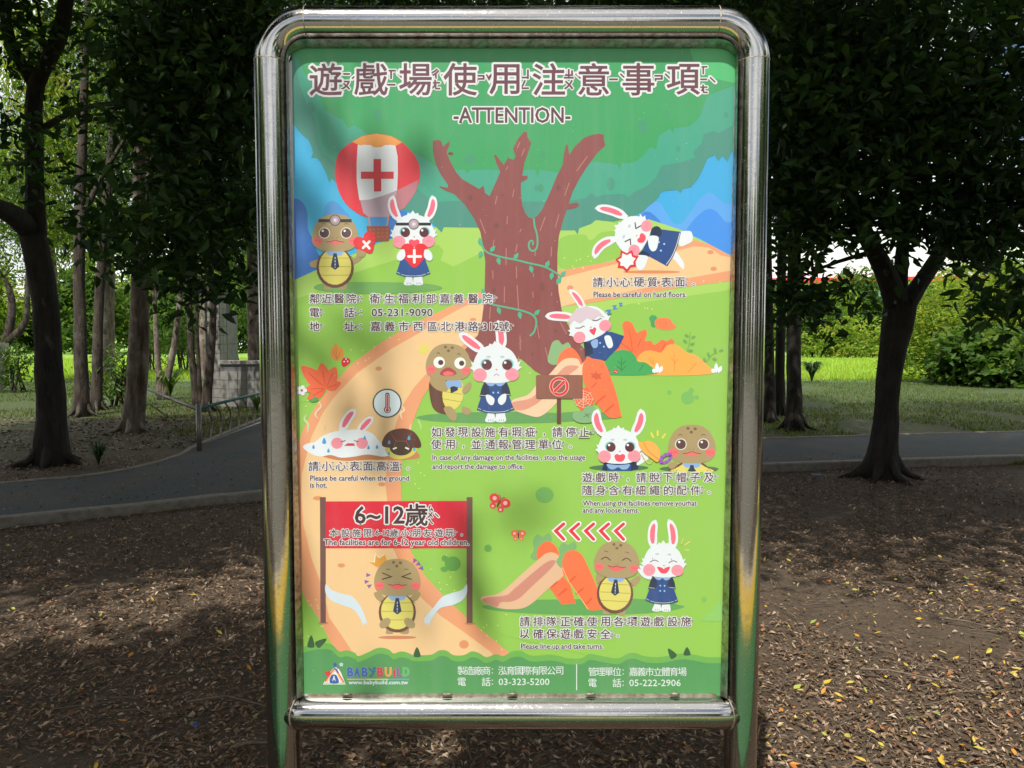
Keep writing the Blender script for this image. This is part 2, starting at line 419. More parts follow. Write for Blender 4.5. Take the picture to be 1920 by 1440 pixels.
def tree(label, trunk, limbs=(), blobs=(), n=0, leaf=.1, seed=0, pal=PAL_DARK, bark=None, group=None, stems=(), detail=False, aspect=.45, twigs=26, name='tree', per=22, spread=.28, young=0, droop=.5, lmat=None, flare=1.26):
    """trunk: [(x, y, z, r)...] world; first point on the ground"""
    b = trunk[0]; t = empty(name, (b[0], b[1], 0), label=label, cat='tree' if name == 'tree' else name.replace('_', ' '), group=group)
    off = Vector((b[0], b[1], 0)); rr = random.Random(seed+77)
    def dens(line):
        out = []; 
        for i in range(len(line)-1):
            p, q = line[i], line[i+1]
            m = max(2, int(math.dist(p[:3], q[:3])/.22)) 
            for j in range(m):
                u = j/m; out.append([p[a]+(q[a]-p[a])*u for a in range(4)])
        out.append(list(line[-1])); return out
    def limb_tube(mb, line, root=False, n_=12):
        ps = dens(line)
        # gentle smoothing
        for _ in range(3):
            for i in range(1, len(ps)-1):
                for a in range(3): ps[i][a] = .5*ps[i][a]+.25*(ps[i-1][a]+ps[i+1][a])
        if root:
            for p in ps: p[3] *= 1 + (flare-1)*math.exp(-max(0, p[2])/.22)
            ps[0][2] = -.08
        mb.tube([Vector(p[:3])-off for p in ps], [p[3] for p in ps], n_, True, jit=.16)
    mb = MB(); limb_tube(mb, trunk, True, 16)
    for s_ in stems: limb_tube(mb, s_, True, 14)
    if trunk[0][3] > .1 and b[1] < 20:
        for i in range(6):          # roots spreading from the foot
            a_ = i*PI/3 + rr.uniform(-.4, .4); r0 = trunk[0][3]; d_ = Vector((math.cos(a_), math.sin(a_), 0)); l_ = r0*rr.uniform(1.9, 2.9)
            mb.tube([d_*r0*.55+Vector((0,0,.26)), d_*r0*1.05+Vector((0,0,.10)), d_*r0*1.5+Vector((0,0,.035)), d_*l_+Vector((0,0,-.03))], [r0*.32, r0*.30, r0*.22, r0*.08], 8, True, jit=.25)
    mb.build('trunk', bark, t, smooth=True)
    if limbs:
        for l in limbs:
            mb = MB(); limb_tube(mb, l, False, 10); mb.build('limb', bark, t, smooth=True)
    if blobs:
        V, F, C, cc = leaves(blobs, n, leaf, seed, pal, lmat or M_LEAF, aspect, droop, detail, per, spread, young)
        V = V - np.array(off)
        link_mesh('crown', np_mesh('crown', V, F, lmat or M_LEAF, C), None, t)
        if twigs:
            mb = MB(); ends = [Vector(l[-1][:3]) for l in limbs] + [Vector(trunk[-1][:3])] + [Vector(l[len(l)//2][:3]) for l in limbs]
            for i in range(twigs):
                e = Vector(cc[rr.randrange(len(cc))]); s_ = min(ends, key=lambda q: (q-e).length)
                mid = (s_+e)/2 + Vector((rr.uniform(-.3,.3), rr.uniform(-.3,.3), rr.uniform(0,.35)))
                mb.tube([s_-off, (s_+mid)/2-off, mid-off, (mid+e)/2-off+Vector((0,0,.05)), e-off], [.022,.018,.013,.009,.004], 5, False)
            mb.build('twigs', bark, t, smooth=True, kind='stuff')
    return t
def ln(Y, pts, top_y=None):
    """trunk line from photo pixels at distance Y: (px, py, width px)"""
    out = []
    for i, (px, py, wpx) in enumerate(pts):
        yy = Y if top_y is None else Y + (top_y-Y)*i/(len(pts)-1)
        p = at_y(px, py, yy); out.append((p.x, p.y, p.z, wpx*yy/FPX/2))
    return out
def gY(py): return on_ground(960, py).y

# --- near left tree, forked, dark
YA = gY(868)
tree('dark forked tree with the thickest trunk, left of the notice board, beside the path',
     ln(YA, [(99,868,58),(97,780,50),(90,660,46),(87,570,46),(76,490,48),(58,430,48),(50,405,42)]),
     [ln(YA, [(58,430,46),(28,400,40),(0,388,34),(-60,372,28),(-150,330,20)], YA-1.5),
      ln(YA, [(66,440,40),(68,380,32),(64,292,30),(62,200,28),(66,150,28),(88,115,28),(104,90,27),(124,40,26),(126,-40,24),(140,-160,18),(190,-300,12)], YA-1.2),
      ln(YA, [(66,160,24),(40,120,22),(15,80,20),(6,20,20),(0,-80,16)], YA-.6),
      ln(YA, [(66,250,14),(130,210,10),(200,190,8),(300,200,6),(400,240,4)], YA-2.6)],
     [blob(350,180,6.6,130,150,1.0,1.15), blob(350,400,6.6,130,110,.9,.95), blob(230,470,7.2,50,60,.7,.09), blob(390,530,6.8,70,50,.6,.22), blob(60,60,8.6,120,70,1.2,.14), blob(20,250,8.0,60,80,.8,.08),blob(420,50,6.6,110,110,1.0,.9), blob(190,300,6.9,70,130,.7,.12),
      blob(150,-320,7.5,420,260,2.4,2.2), blob(-300,-100,8,300,260,2.2,1.0)],
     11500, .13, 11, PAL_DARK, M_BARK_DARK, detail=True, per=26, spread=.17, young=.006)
# --- near right tree
YR = gY(893)
tree('dark tree with a low fork right of the notice board, standing before the straight path',
     ln(YR, [(1655,893,60),(1656,830,50),(1662,760,43),(1668,680,46),(1682,610,54),(1688,566,56)]),
     [ln(YR, [(1682,580,44),(1668,520,40),(1640,470,34),(1610,425,28),(1590,340,22),(1560,200,16),(1540,40,12)], YR-.8),
      ln(YR, [(1692,580,40),(1722,540,30),(1752,490,27),(1790,430,22),(1830,340,18),(1880,200,14)], YR+.6),
      ln(YR, [(1684,570,30),(1692,480,24),(1700,380,20),(1716,240,16),(1720,60,12)], YR),
      ln(YR, [(1650,470,12),(1600,480,8),(1540,500,6),(1500,520,3)], YR-.8)],
     [blob(1560,180,7.0,150,200,1.1,1.9), blob(1700,200,7.4,170,190,1.1,1.9), blob(1850,200,7.4,140,180,1.2,.85), blob(1540,420,7.2,80,70,.7,.30), blob(1700,390,7.6,130,60,.9,.44), blob(1870,400,7.4,90,80,.9,.6),
      blob(1570,560,7.4,60,50,.5,.17), blob(1650,520,7.2,40,30,.4,.04), blob(1810,470,7.4,60,30,.6,.09), blob(1900,540,6.4,50,60,.5,.2), blob(1470,330,7.8,70,180,.8,.8), blob(1480,560,8,50,60,.5,.14),
      blob(1650,-260,7.0,400,240,2.4,2.4), blob(2150,100,7.5,260,300,2.0,1.2)],
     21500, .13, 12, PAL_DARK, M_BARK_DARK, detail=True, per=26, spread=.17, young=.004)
# --- the row of trunks left, behind the path
def up(x, y, h=0): return at_y(x, y, h)
G_ROW = 'slender trees of the grove left of the notice board'
def grove(label, base, pts, bark, blobs, n, seed, limbs=(), stems=(), pal=PAL_DARK, leaf=.13, top=None, **k):
    Y = gY(base); thin = lambda q: [(a, b, c*.84) for a, b, c in q]; pts = thin(pts); limbs = [thin(l) for l in limbs]; stems = [thin(l) for l in stems]
    return tree(label, ln(Y, pts), [ln(Y, l) for l in limbs], blobs, n, leaf, seed, pal, bark, G_ROW, [ln(Y, s_) for s_ in stems], **k)
Y1=gY(778); 
grove('dark thin trunk just right of the thick forked tree, first of the grove', 778, [(154,778,34),(152,700,28),(150,600,26),(148,500,24),(150,380,22),(156,240,18),(160,80,14),(170,-120,8)], M_BARK, [blob(150,-120,Y1,240,100,2.0), blob(330,100,Y1,130,100,1.8)], 3000, 21, limbs=[[(150,420,14),(190,330,10),(260,220,6)]])
Y2=gY(768)
grove('dark slim trunk overlapping the first slim one, leaf sprout at its foot', 768, [(181,768,26),(182,700,22),(184,600,20),(190,500,20),(200,380,18),(215,200,14),(230,20,10),(240,-150,6)], M_BARK, [blob(300,-80,Y2,220,110,2.0)], 3500, 22)
Y3=gY(808)
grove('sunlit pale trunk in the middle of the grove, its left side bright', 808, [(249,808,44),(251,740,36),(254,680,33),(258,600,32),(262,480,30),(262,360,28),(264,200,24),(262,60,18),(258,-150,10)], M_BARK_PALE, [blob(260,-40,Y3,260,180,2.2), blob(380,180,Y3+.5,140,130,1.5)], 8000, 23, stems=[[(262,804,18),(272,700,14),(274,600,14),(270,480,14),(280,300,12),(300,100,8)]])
Y4=gY(748)
grove('pale twin stems rising in a V behind the sunlit trunk', 748, [(303,748,16),(297,700,13),(293,640,11),(290,560,10),(288,440,9),(286,300,7)], M_BARK_PALE, [blob(320,300,Y4,150,120,2.2), blob(340,430,Y4,110,90,1.5)], 9000, 24, stems=[[(308,748,15),(318,690,14),(330,630,13),(338,560,12),(345,460,11),(350,300,8)]], leaf=.15)
Y5=gY(764)
grove('pair of brown stems splitting near the ground, right after the railing post', 764, [(371,764,18),(362,700,15),(357,640,14),(354,560,13),(352,440,12),(350,260,9)], M_BARK, [blob(360,200,Y5,170,170,2.2)], 9000, 25, stems=[[(376,764,14),(373,700,9),(370,640,8),(366,540,8),(370,400,7)]])
Y6=gY(770)
grove('leaning brown trunk curving in front of the tiled pillar', 770, [(388,770,22),(390,710,19),(397,650,17),(400,600,15),(400,540,14),(392,480,12),(396,400,10),(410,250,8)], M_BARK, [blob(420,260,Y6,120,200,2.0), blob(440,60,Y6,200,120,2.0)], 10000, 26, limbs=[[(392,480,10),(430,440,8),(455,400,7),(470,360,6)]])
Y7=gY(752)
grove('thin trunk bending left to right before the low tiled wall', 752, [(464,752,16),(448,700,14),(434,640,13),(426,590,11),(420,540,9),(412,470,7),(405,380,5)], M_BARK_PALE, [blob(430,330,Y7,90,120,1.5)], 3500, 27)
Y8=gY(748)
grove('stout ringed trunk half hidden by the left pole of the board', 748, [(480,748,28),(477,680,27),(474,600,26),(474,500,25),(470,400,22),(466,280,18),(460,100,14)], M_BARK_PALE, [blob(480,160,Y8,140,160,2.0), blob(600,60,Y8,300,140,2.4)], 12000, 28, limbs=[[(474,420,12),(460,390,9),(440,350,7)]])
Y9=gY(722)
grove('far left tree with crooked arms reaching over the stone bench', 722, [(3,722,26),(6,680,22),(10,640,20),(22,600,18),(24,570,15),(20,540,12),(8,520,9)], M_BARK, [blob(-40,420,Y9,160,120,2.0), blob(10,330,Y9,90,130,1.6)], 7000, 29, stems=(), limbs=[[(14,640,20),(40,620,16),(54,600,13),(52,570,11),(50,520,9),(60,440,6)]], pal=PAL_MID)
# --- dark trunks right
G_R = 'dark upright trunks right of the notice board'
Yr1=gY(804); Yr2=gY(778); Yr3=gY(790)
tree('dark straight trunk nearest the right edge of the board, before the grass', ln(Yr1, [(1490,804,32),(1489,740,28),(1488,660,26),(1488,560,25),(1490,440,22),(1494,260,18),(1500,60,12)]), [], [blob(1500,60,Yr1,200,180,2.2), blob(1480,300,Yr1,90,90,1.4)], 10000, .15, 31, PAL_DARK, M_BARK_DARK, G_R)
tree('thinner dark trunk standing behind and left of the straight one', ln(Yr2, [(1462,780,20),(1462,700,18),(1464,600,17),(1466,480,16),(1466,300,12),(1468,80,8)]), [], [blob(1420,120,Yr2,200,160,2.4)], 9000, .15, 32, PAL_DARK, M_BARK_DARK, G_R)
tree('dark trunk tight against the right pole of the board', ln(Yr3, [(1444,792,22),(1443,700,20),(1440,600,18),(1438,440,16),(1440,200,12)]), [], [blob(1300,80,Yr3,240,160,2.4), blob(1420,330,Yr3,120,160,1.5)], 11000, .15, 33, PAL_DARK, M_BARK_DARK, G_R)
# --- trees whose crowns close the top of the picture, behind the board
G_B = 'trees standing hidden behind the notice board'
for i, (x, yb, xl, Yt) in enumerate([(720, 0, 0, 13.5), (980, 0, 0, 15.5), (1230, 0, 0, 13.0)]):
    p = at_y(x, 632, Yt)
    tree('tree hidden behind the board, its dark crown '+['above the left part of the top rail','above the middle of the top rail','above the right part of the top rail'][i], [(p.x, Yt, 0, .17), (p.x+.1, Yt, 2.0, .15), (p.x-.1, Yt, 4.5, .12), (p.x, Yt, 7, .06)], [], [blob(x, 40, Yt, 230, 170, 2.2), blob(x+40, -160, Yt, 280, 160, 2.6)], 17000, .15, 40+i, PAL_DARK, M_BARK, G_B)
# --- crowns over the lawn and over the photographer: added out of view for shade, with gaps shaped to sun the board
G_S = 'unseen shade trees added round the board and camera'
for i, (x, y, h, bl, n) in enumerate([
    (-6.2, -.6, 6.2, [((-5.5,2.3,6.6),(2.5,2.0,1.1)), ((-2.4,3.4,6.4),(2.2,2.0,.9)), ((-6.0,5.0,6.8),(2.6,2.4,1.0))], 44000),
    (-4.6, -4.8, 6.6, [((-4.6,-2.4,6.8),(2.4,1.9,.9),4.4), ((-1.0,2.2,6.9),(1.4,1.2,.6),1.2), ((-2.8,-.9,6.8),(.9,.9,.5),.7), ((-2.2,-1.9,7.0),(.45,.7,.4),.06), ((-2.9,-3.1,7.0),(.6,.6,.4),.10), ((-4.0,-4.2,7.0),(1.2,1.0,.5),.8)], 30000),
    (5.4, .6, 6.4, [((4.6,2.2,6.6),(2.4,2.6,1.0)), ((1.6,4.2,6.7),(2.4,1.8,.9)), ((1.3,1.8,6.8),(1.3,1.0,.5)), ((4.2,6.2,7.0),(2.6,2.2,1.0))], 40000),
    (-9.5, 6.5, 6.6, [((-8.0,8.6,6.8),(2.8,3.0,1.1)), ((-4.4,8.0,7.2),(2.4,2.6,1.0)), ((-1.4,6.6,7.2),(2.2,2.0,.9))], 40000),
    (8.2, 9.0, 6.6, [((6.6,9.4,7.0),(2.8,2.6,1.1)), ((2.6,8.8,7.2),(2.6,2.4,1.0)), ((-.2,10.6,7.4),(2.2,2.2,1.0)), ((9.0,12.5,7.2),(3.0,2.6,1.0))], 28000)]):
    tree(['unseen shade tree out to the left beside the camera','unseen shade tree behind the camera on the left','unseen shade tree out to the right beside the camera','unseen shade tree left of the thick forked tree','unseen shade tree right of the path'][i],
         [(x, y, 0, .2), (x+.1, y, 2.2, .17), (x, y+.1, 4.4, .13), (x*.97, y+.1, h, .08)], [], bl, n, .17, 60+i, PAL_DARK, M_BARK, G_S, per=24, spread=.35, twigs=14)

# trees round the playground, behind and beside the photographer (seen in the steel)
for i, (x, y, h, r) in enumerate([(-13,-3,5.5,3.6),(-15,-12,6,4),(13,-2,5.5,3.6),(15,-11,6,4),(-20,-26,6,4.5),(-10,-30,5,4),(-1,-32,4.6,3.8),(9,-30,5.4,4),(19,-27,6,4.5),(-13.5,5,5,3.4),(13.5,5,5,3.4)]):
    tree('playground side tree seen only in the steel, '+['left of camera','left of the rubber surface','right of camera','right of the rubber surface','back left corner','back, left of middle','back, middle','back, right of middle','back right corner','left beyond the board','right beyond the board'][i],
        [(x,y,0,.2),(x+.1,y,2,.17),(x,y,h,.1)], [], [((x,y,h-.2),(r,r,3.2)), ((x,y,h*.35),(r*.8,r*.8,1.4))], 9000, .42, 160+i, PAL_MID, M_BARK, 'trees round the playground behind the photographer', per=14, spread=.5, twigs=0, lmat=M_LEAF_FAR)

# ------------------------------------------------------------------ far vegetation
def shrub(name, label, x, y, blobs, n, leaf, seed, pal, group=None, cat='shrub', mat=None, aspect=.5, per=20, spread=.25, stem_h=1.2, droop=.1, detail=False):
    t = empty(name, (x, y, 0), label=label, cat=cat, group=group); off = np.array((x, y, 0))
    V, F, C, cc = leaves(blobs, n, leaf, seed, pal, mat, aspect, droop, detail, per, spread)
    V[:, 2] = np.maximum(V[:, 2], .02)
    link_mesh('foliage', np_mesh('foliage', V-off, F, mat or M_LEAF_FAR, C), None, t)
    mb = MB(); rr = random.Random(seed)
    for i in range(7):
        c = Vector(cc[rr.randrange(len(cc))])-Vector(off)
        mb.tube([(rr.uniform(-.2,.2), rr.uniform(-.2,.2), -.03), (c.x*.4, c.y*.4, stem_h*.5), (c.x, c.y, max(.3, c.z))], [.04,.03,.01], 6, False)
    mb.build('stem', M_BARK, t, smooth=True); return t
# lit bushes right
Yb = gY(722)
GB = 'bushes at the edge of the lawn right of the notice board'
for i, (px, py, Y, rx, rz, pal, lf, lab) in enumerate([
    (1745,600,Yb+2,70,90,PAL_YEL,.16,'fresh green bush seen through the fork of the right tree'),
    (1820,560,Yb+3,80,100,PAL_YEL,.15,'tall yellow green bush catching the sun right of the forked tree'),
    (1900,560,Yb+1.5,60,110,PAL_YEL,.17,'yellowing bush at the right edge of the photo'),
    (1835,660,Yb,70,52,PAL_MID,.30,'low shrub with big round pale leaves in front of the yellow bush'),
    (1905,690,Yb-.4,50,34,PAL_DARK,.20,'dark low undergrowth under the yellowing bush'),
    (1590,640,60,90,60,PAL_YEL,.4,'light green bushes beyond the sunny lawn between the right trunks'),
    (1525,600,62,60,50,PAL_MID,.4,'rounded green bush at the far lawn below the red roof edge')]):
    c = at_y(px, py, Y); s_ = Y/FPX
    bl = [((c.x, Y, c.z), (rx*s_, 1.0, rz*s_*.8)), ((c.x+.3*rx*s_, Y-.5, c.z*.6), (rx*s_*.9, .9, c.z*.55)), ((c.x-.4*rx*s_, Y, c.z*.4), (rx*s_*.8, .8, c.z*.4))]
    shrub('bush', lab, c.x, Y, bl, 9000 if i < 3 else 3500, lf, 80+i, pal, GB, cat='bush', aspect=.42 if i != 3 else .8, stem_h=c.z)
# far tree line beyond the lawn
GF = 'distant trees beyond the sunny lawn'
rr = random.Random(4)
k = 0
for px, py, Y, rx, rz in [(-60,540,48,90,100),(60,600,52,90,40),(150,560,46,70,70),(250,580,50,80,60),(330,560,46,80,80),(430,560,50,90,90),(540,540,52,110,120),(680,560,55,120,110),(820,550,56,120,110),(960,550,58,120,110),(1100,560,56,120,100),(1240,570,58,120,90),(1370,580,60,100,70),(1460,590,62,60,55),(1700,585,66,80,50),(1850,560,60,90,90),(2000,540,52,120,120),(-220,500,44,140,150),(1520,588,56,70,62),(1610,578,58,80,70)]:
    Y *= 1.6; c = at_y(px, py, Y); s_ = Y/FPX
    trunk = [(c.x, Y, 0, .18), (c.x+.1, Y, max(1, c.z*.5), .14), (c.x, Y, max(1.5, c.z), .08)]
    tree('distant tree beyond the lawn, '+['yellow green crown','mid green crown','darker green crown'][k % 3]+', '+['far left','left of the thick trunk','between left trunks','right of the slim pair','behind the pale trunk','behind V stems','behind the tiled pillar','behind board left','left of board middle','behind board middle','right of board middle','behind board right','near right pole','behind dark right trunks','under red roof edge','behind yellow bush','past right edge','past left edge','left before the red-edged hall','right before the red-edged hall'][k],
         trunk, [], [((c.x, Y, c.z), (rx*s_, 2.0, rz*s_)), ((c.x+rx*s_*.3, Y, c.z*.5), (rx*s_*.8, 1.8, c.z*.5))], 6500, .65, 100+k, [PAL_YEL, PAL_MID, PAL_MID][k % 3], M_BARK, GF, per=14, spread=.8, twigs=0, lmat=M_LEAF_FAR)
    k += 1
# tall sunlit feathery trees behind the grove, upper left
GT = 'tall bright trees behind the grove'
for i, (px, Y, bls, lab) in enumerate([
    (90, 27, [(70,110,70,110),(20,330,60,90),(110,260,60,120),(100,420,50,70)], 'tall tree with bright drooping foliage behind the forked trunk'),
    (200, 29, [(190,80,70,110),(175,250,50,130),(190,420,60,80),(250,300,40,120)], 'tall tree with bright foliage between the forked tree and the pale trunk'),
    (380, 28, [(330,220,80,90),(420,150,70,90),(400,440,60,60),(470,560,30,60)], 'tall green tree behind the tiled pillar')]):
    c = at_y(px, 632, Y)
    tree(lab, [(c.x, Y, 0, .22), (c.x+.2, Y, 4, .18), (c.x-.1, Y, 8, .13), (c.x, Y, 12, .06)], [], [blob(a, b, Y, r, q, 1.6, r*q) for a, b, r, q in bls], 13000, .26, 130+i, PAL_YEL if i < 2 else PAL_MID, M_BARK_PALE, GT, aspect=.28, droop=1.4, per=16, spread=.5, lmat=M_LEAF_FAR, twigs=20)

# ------------------------------------------------------------------ buildings
def bbox(mb, x0, x1, y0, y1, z0, z1): mb.box(x0, x1, y0, y1, z0, z1)
# hall with a red roof edge far right
hall = empty('sports_hall', (50, 116, 0), rz=R(-9), label='far white hall with green cladding and a red roof edge behind the right trees', cat='building')
for nm, mt, (x0,x1,y0,y1,z0,z1) in [('wall', M_TEAL, (-16,22,0,14,0,7.2)), ('fascia', M_RED, (-16.3,22.3,-.35,14.3,7.2,7.75)), ('upper_wall', M_WHITE, (-15.6,21.6,.3,13.6,7.75,12.0)), ('plinth', M_WHITE, (-16.1,22.1,-.1,14.1,0,1.1))]:
    mb = MB(); mb.box(x0,x1,y0,y1,z0,z1); mb.build(nm, mt, hall)
hall.scale = (1.32, 1.32, 1.36); wm = MB(); wm.box(-.9,.9,-.06,.05,0,1.6); wme = wm.mesh('window', M_GLASS_DARK)
for i in range(9):
    o = link_mesh('window', wme, None, hall); o.location = (-13+i*4.2, 0, 3.2)
# a pale low house far left behind the lawn
house = empty('pale_house', (-46, 118, 0), label='low pale house glimpsed beyond the lawn at the left', cat='building')
for nm, mt, b in [('wall', M_WHITE, (-7,14,0,8,0,4.4)), ('roof', M_CONCRETE, (-7.4,14.4,-.4,8.4,4.4,4.8))]:
    mb = MB(); mb.box(*b); mb.build(nm, mt, house)
house.scale = (1.8, 1.8, 1.8); wm2 = MB(); wm2.box(-.7,.7,-.05,.05,0,1.3); wme2 = wm2.mesh('window', M_GLASS_DARK)
for i in range(6):
    o = link_mesh('window', wme2, None, house); o.location = (-5+i*3.2, 0, 1.6)
# grey tiled pillar and low tiled wall behind the railing
def tiled(name, label, cat, px0, px1, ytop, ybase, depth, tile=.2, coping=False):
    Y = gY(ybase); a = at_y(px0, ybase, Y); b = at_y(px1, ybase, Y); top = at_y(px0, ytop, Y).z
    t = empty(name, ((a.x+b.x)/2, Y, 0), label=label, cat=cat); hw = (b.x-a.x)/2
    mb = MB(); mb.box(-hw+.008, hw-.008, .008, depth-.008, -.1, top-.01); mb.build('core', M_GROUT, t)
    if coping:
        mb = MB(); mb.box(-hw-.03, hw+.03, -.03, depth+.03, top-.01, top+.07); mb.build('coping', M_STONE, t)
    nx = max(1, round(2*hw/tile)); nz_ = max(1, int(top/tile)); tw = 2*hw/nx
    mb = MB(); mb.box(.006, tw-.006, 0, .012, .006, tile-.006); me = mb.mesh('tile', M_TILE)
    cnt = 0; rest = MB()
    for j in range(nz_):
        for i in range(nx):
            if cnt < 300:
                o = link_mesh('tile', me, None, t); o.location = (-hw+i*tw, -.002-.003*((i*7+j*3) % 3)/3, j*tile); cnt += 1
            else: rest.box(-hw+i*tw+.006, -hw+(i+1)*tw-.006, -.002, .010, j*tile+.006, (j+1)*tile-.006)
        # side faces
    for j in range(nz_):
        for q in range(max(1, int(depth/tile))):
            for sx in (-1, 1):
                x = sx*hw; rest.box(x-.006, x+.002 if sx > 0 else x+.006, q*tile+.02, (q+1)*tile+.008, j*tile+.006, (j+1)*tile-.006)
    if rest.v: rest.build('side_tiles', M_TILE, t, kind='stuff')
    return t
tiled('tiled_pillar', 'grey tiled pillar standing tall behind the leaning trunk left of the board', 'pillar', 388, 415, 552, 762, .5)
tiled('concrete_post', 'darker smooth post right beside the tiled pillar', 'post', 418, 428, 555, 757, .2, tile=.7)
tiled('low_tiled_wall', 'low grey tiled wall with a pale coping behind the curved railing', 'wall', 414, 560, 682, 763, .25, coping=True)
# stone bench far left
Yq = gY(735)
bn = empty('stone_bench', (at_y(-20,735,Yq).x, Yq, 0), label='pale stone table top on a leg at the far left edge of the lawn', cat='bench')
mb = MB(); mb.box(-.85,.45,-.25,.25,1.16,1.40); mb.build('slab', M_STONE, bn)
for x in (-.6, .2): mb = MB(); mb.box(x-.08,x+.08,-.18,.18,-.05,1.16); mb.build('leg', M_STONE, bn)
# --- curved-bar railing beside the path
Yc = gY(849); a = on_ground(374, 849); b = on_ground(560, 775)
rl = empty('curved_railing', (a.x, a.y, 0), label='low railing with green top rail and curved bars beside the path, left of the board', cat='railing')
A3 = Vector((0,0,0)); B3 = Vector((b.x-a.x, b.y-a.y, 0)); 
Hr = at_y(374, 766, Yc).z
mb = MB(); mb.tube([A3+Vector((0,0,-.1)), A3+Vector((0,0,Hr+.06))], .035, 12); mb.build('post', M_STEEL_DULL, rl, smooth=True)
mb = MB(); mb.tube([B3+Vector((0,0,-.1)), B3+Vector((0,0,Hr+.02))], .035, 12); mb.build('post', M_STEEL_DULL, rl, smooth=True)
mb = MB(); mb.tube([A3+Vector((0,0,Hr)), A3.lerp(B3,.5)+Vector((0,0,Hr+.01)), B3+Vector((0,0,Hr))], .022, 10); mb.build('top_rail', M_RAIL, rl, smooth=True)
mb = MB(); mb.tube([A3+Vector((0,0,.10)), B3+Vector((0,0,.10))], .018, 10); mb.build('bottom_rail', M_STEEL_DULL, rl, smooth=True)
side = Vector((-B3.y, B3.x, 0)).normalized()
nb = 13
for i in range(nb):
    q = A3.lerp(B3, (i+1.0)/(nb+.6)); mb = MB()
    d_ = B3.normalized()
    mb.tube([q+Vector((0,0,Hr-.01))-d_*.16, q+Vector((0,0,Hr-.08))-d_*.02, q+Vector((0,0,Hr*.72))+d_*.07, q+Vector((0,0,Hr*.45))+d_*.09, q+Vector((0,0,Hr*.2))+d_*.03, q+Vector((0,0,.10))-d_*.05], .011, 7)
    mb.build('curved_bar', M_STEEL_DULL, rl, smooth=True)
mb = MB(); mb.tube([A3+Vector((0,0,Hr*.98)), Vector(on_ground(262,760))-Vector((a.x,a.y,0))+Vector((0,0,Hr*.75))], .03, 8); mb.build('side_rail', M_STEEL_DULL, rl, smooth=True)
# potted plant and small plants
def tuft(name, label, px, py, h, n, seed, cat='plant', pal=PAL_MID, group=None, wd=.05):
    p = on_ground(px, py); t = empty(name, (p.x, p.y, 0), label=label, cat=cat, group=group); rr = random.Random(seed); mb = MB()
    for i in range(n):
        a_ = rr.uniform(0, 2*PI); l = h*rr.uniform(.6, 1.15); o_ = l*rr.uniform(.25, .7); c = pal[rr.randrange(len(pal))]
        d_ = Vector((math.cos(a_), math.sin(a_), 0)); s_ = Vector((-d_.y, d_.x, 0))*wd*.5
        pts = [Vector((0,0,0)), d_*o_*.3+Vector((0,0,l*.6)), d_*o_*.7+Vector((0,0,l*.85)), d_*o_+Vector((0,0,l*.7))]
        V = []; 
        for q, wv in zip(pts, (.5, 1, .7, .05)): V += [q-s_*wv, q+s_*wv]
        mb.add(V, [(0,1,3,2),(2,3,5,4),(4,5,7,6)], c)
    mb.build('leaves', M_LEAF, t); return t
tuft('potted_plant', 'dark spiky plant at the foot of the V stems', 318, 748, .8, 40, 1, wd=.07)
tuft('grass_clump', 'dark grass clump growing at the base of the thick forked tree', 185, 872, .28, 60, 2, 'grass clump', PAL_DARK, wd=.02)
tuft('grass_clump', 'dark grass clump on the lawn left of the right forked tree', 1522, 716, .75, 260, 3, 'grass clump', PAL_DARK, wd=.04)
for lab_, px_, py_, hz_, sd_ in [('leafy sapling left of the sunlit pale trunk', 226, 760, 1.25, 5), ('small green sprout at the foot of the slim trunk pair', 168, 764, .6, 6), ('leafy young bush at the far left edge under the crooked tree', 30, 735, 1.4, 7), ('dark leafy bush behind the V stems', 345, 700, 2.4, 8), ('low green bush before the sunny lawn behind the pale trunk', 285, 700, 1.9, 9)]:
    q_ = on_ground(px_, py_)
    shrub('leafy_sapling', lab_, q_.x, q_.y, [((q_.x, q_.y, hz_*.6), (hz_*.38, .3, hz_*.5))], int(420*hz_), .15, 300+sd_, PAL_MID, None, 'sapling', M_LEAF, .32, 8, .2, hz_, .7, True)
tuft('leafy_sapling', 'low green weeds where the railing meets the low tiled wall', 482, 770, .35, 40, 7, 'sapling', PAL_MID, wd=.06)
# hanging thin branch right of the right trunk
# ------------------------------------------------------------------ print on the notice board
SIGN_Y = 1.75                     # plane of the printed panel
STEP = 0.00007
CORN = [(547, 90), (1381, 89), (1353, 1303), (563, 1300)]   # what the panel shows of itself inside the rim
def catmull(pts, closed=True, res=5):
    out = []; n = len(pts)
    for i in range(n if closed else n-1):
        if closed: p = [pts[(i+k-1) % n] for k in range(4)]
        else: p = [pts[max(0, min(n-1, i+k-1))] for k in range(4)]
        for j in range(res):
            t = j/res; t2 = t*t; t3 = t2*t
            out.append(tuple(.5*((2*p[1][a]) + (-p[0][a]+p[2][a])*t + (2*p[0][a]-5*p[1][a]+4*p[2][a]-p[3][a])*t2 + (-p[0][a]+3*p[1][a]-3*p[2][a]+p[3][a])*t3) for a in (0, 1)))
    if not closed: out.append(tuple(pts[-1]))
    return out
def clip(poly):
    out = list(poly)
    for i in range(4):
        a, b = CORN[i], CORN[(i+1) % 4]
        ins = lambda p: (b[0]-a[0])*(p[1]-a[1]) - (b[1]-a[1])*(p[0]-a[0]) >= 0
        src, out = out, []
        for k in range(len(src)):
            p, q = src[k], src[(k+1) % len(src)]
            ip, iq = ins(p), ins(q)
            if ip: out.append(p)
            if ip != iq:
                dx, dy = q[0]-p[0], q[1]-p[1]
                den = (b[0]-a[0])*dy - (b[1]-a[1])*dx
                t = -((b[0]-a[0])*(p[1]-a[1]) - (b[1]-a[1])*(p[0]-a[0]))/den
                out.append((p[0]+dx*t, p[1]+dy*t))
        if not out: return []
    return out
JR = random.Random(5)
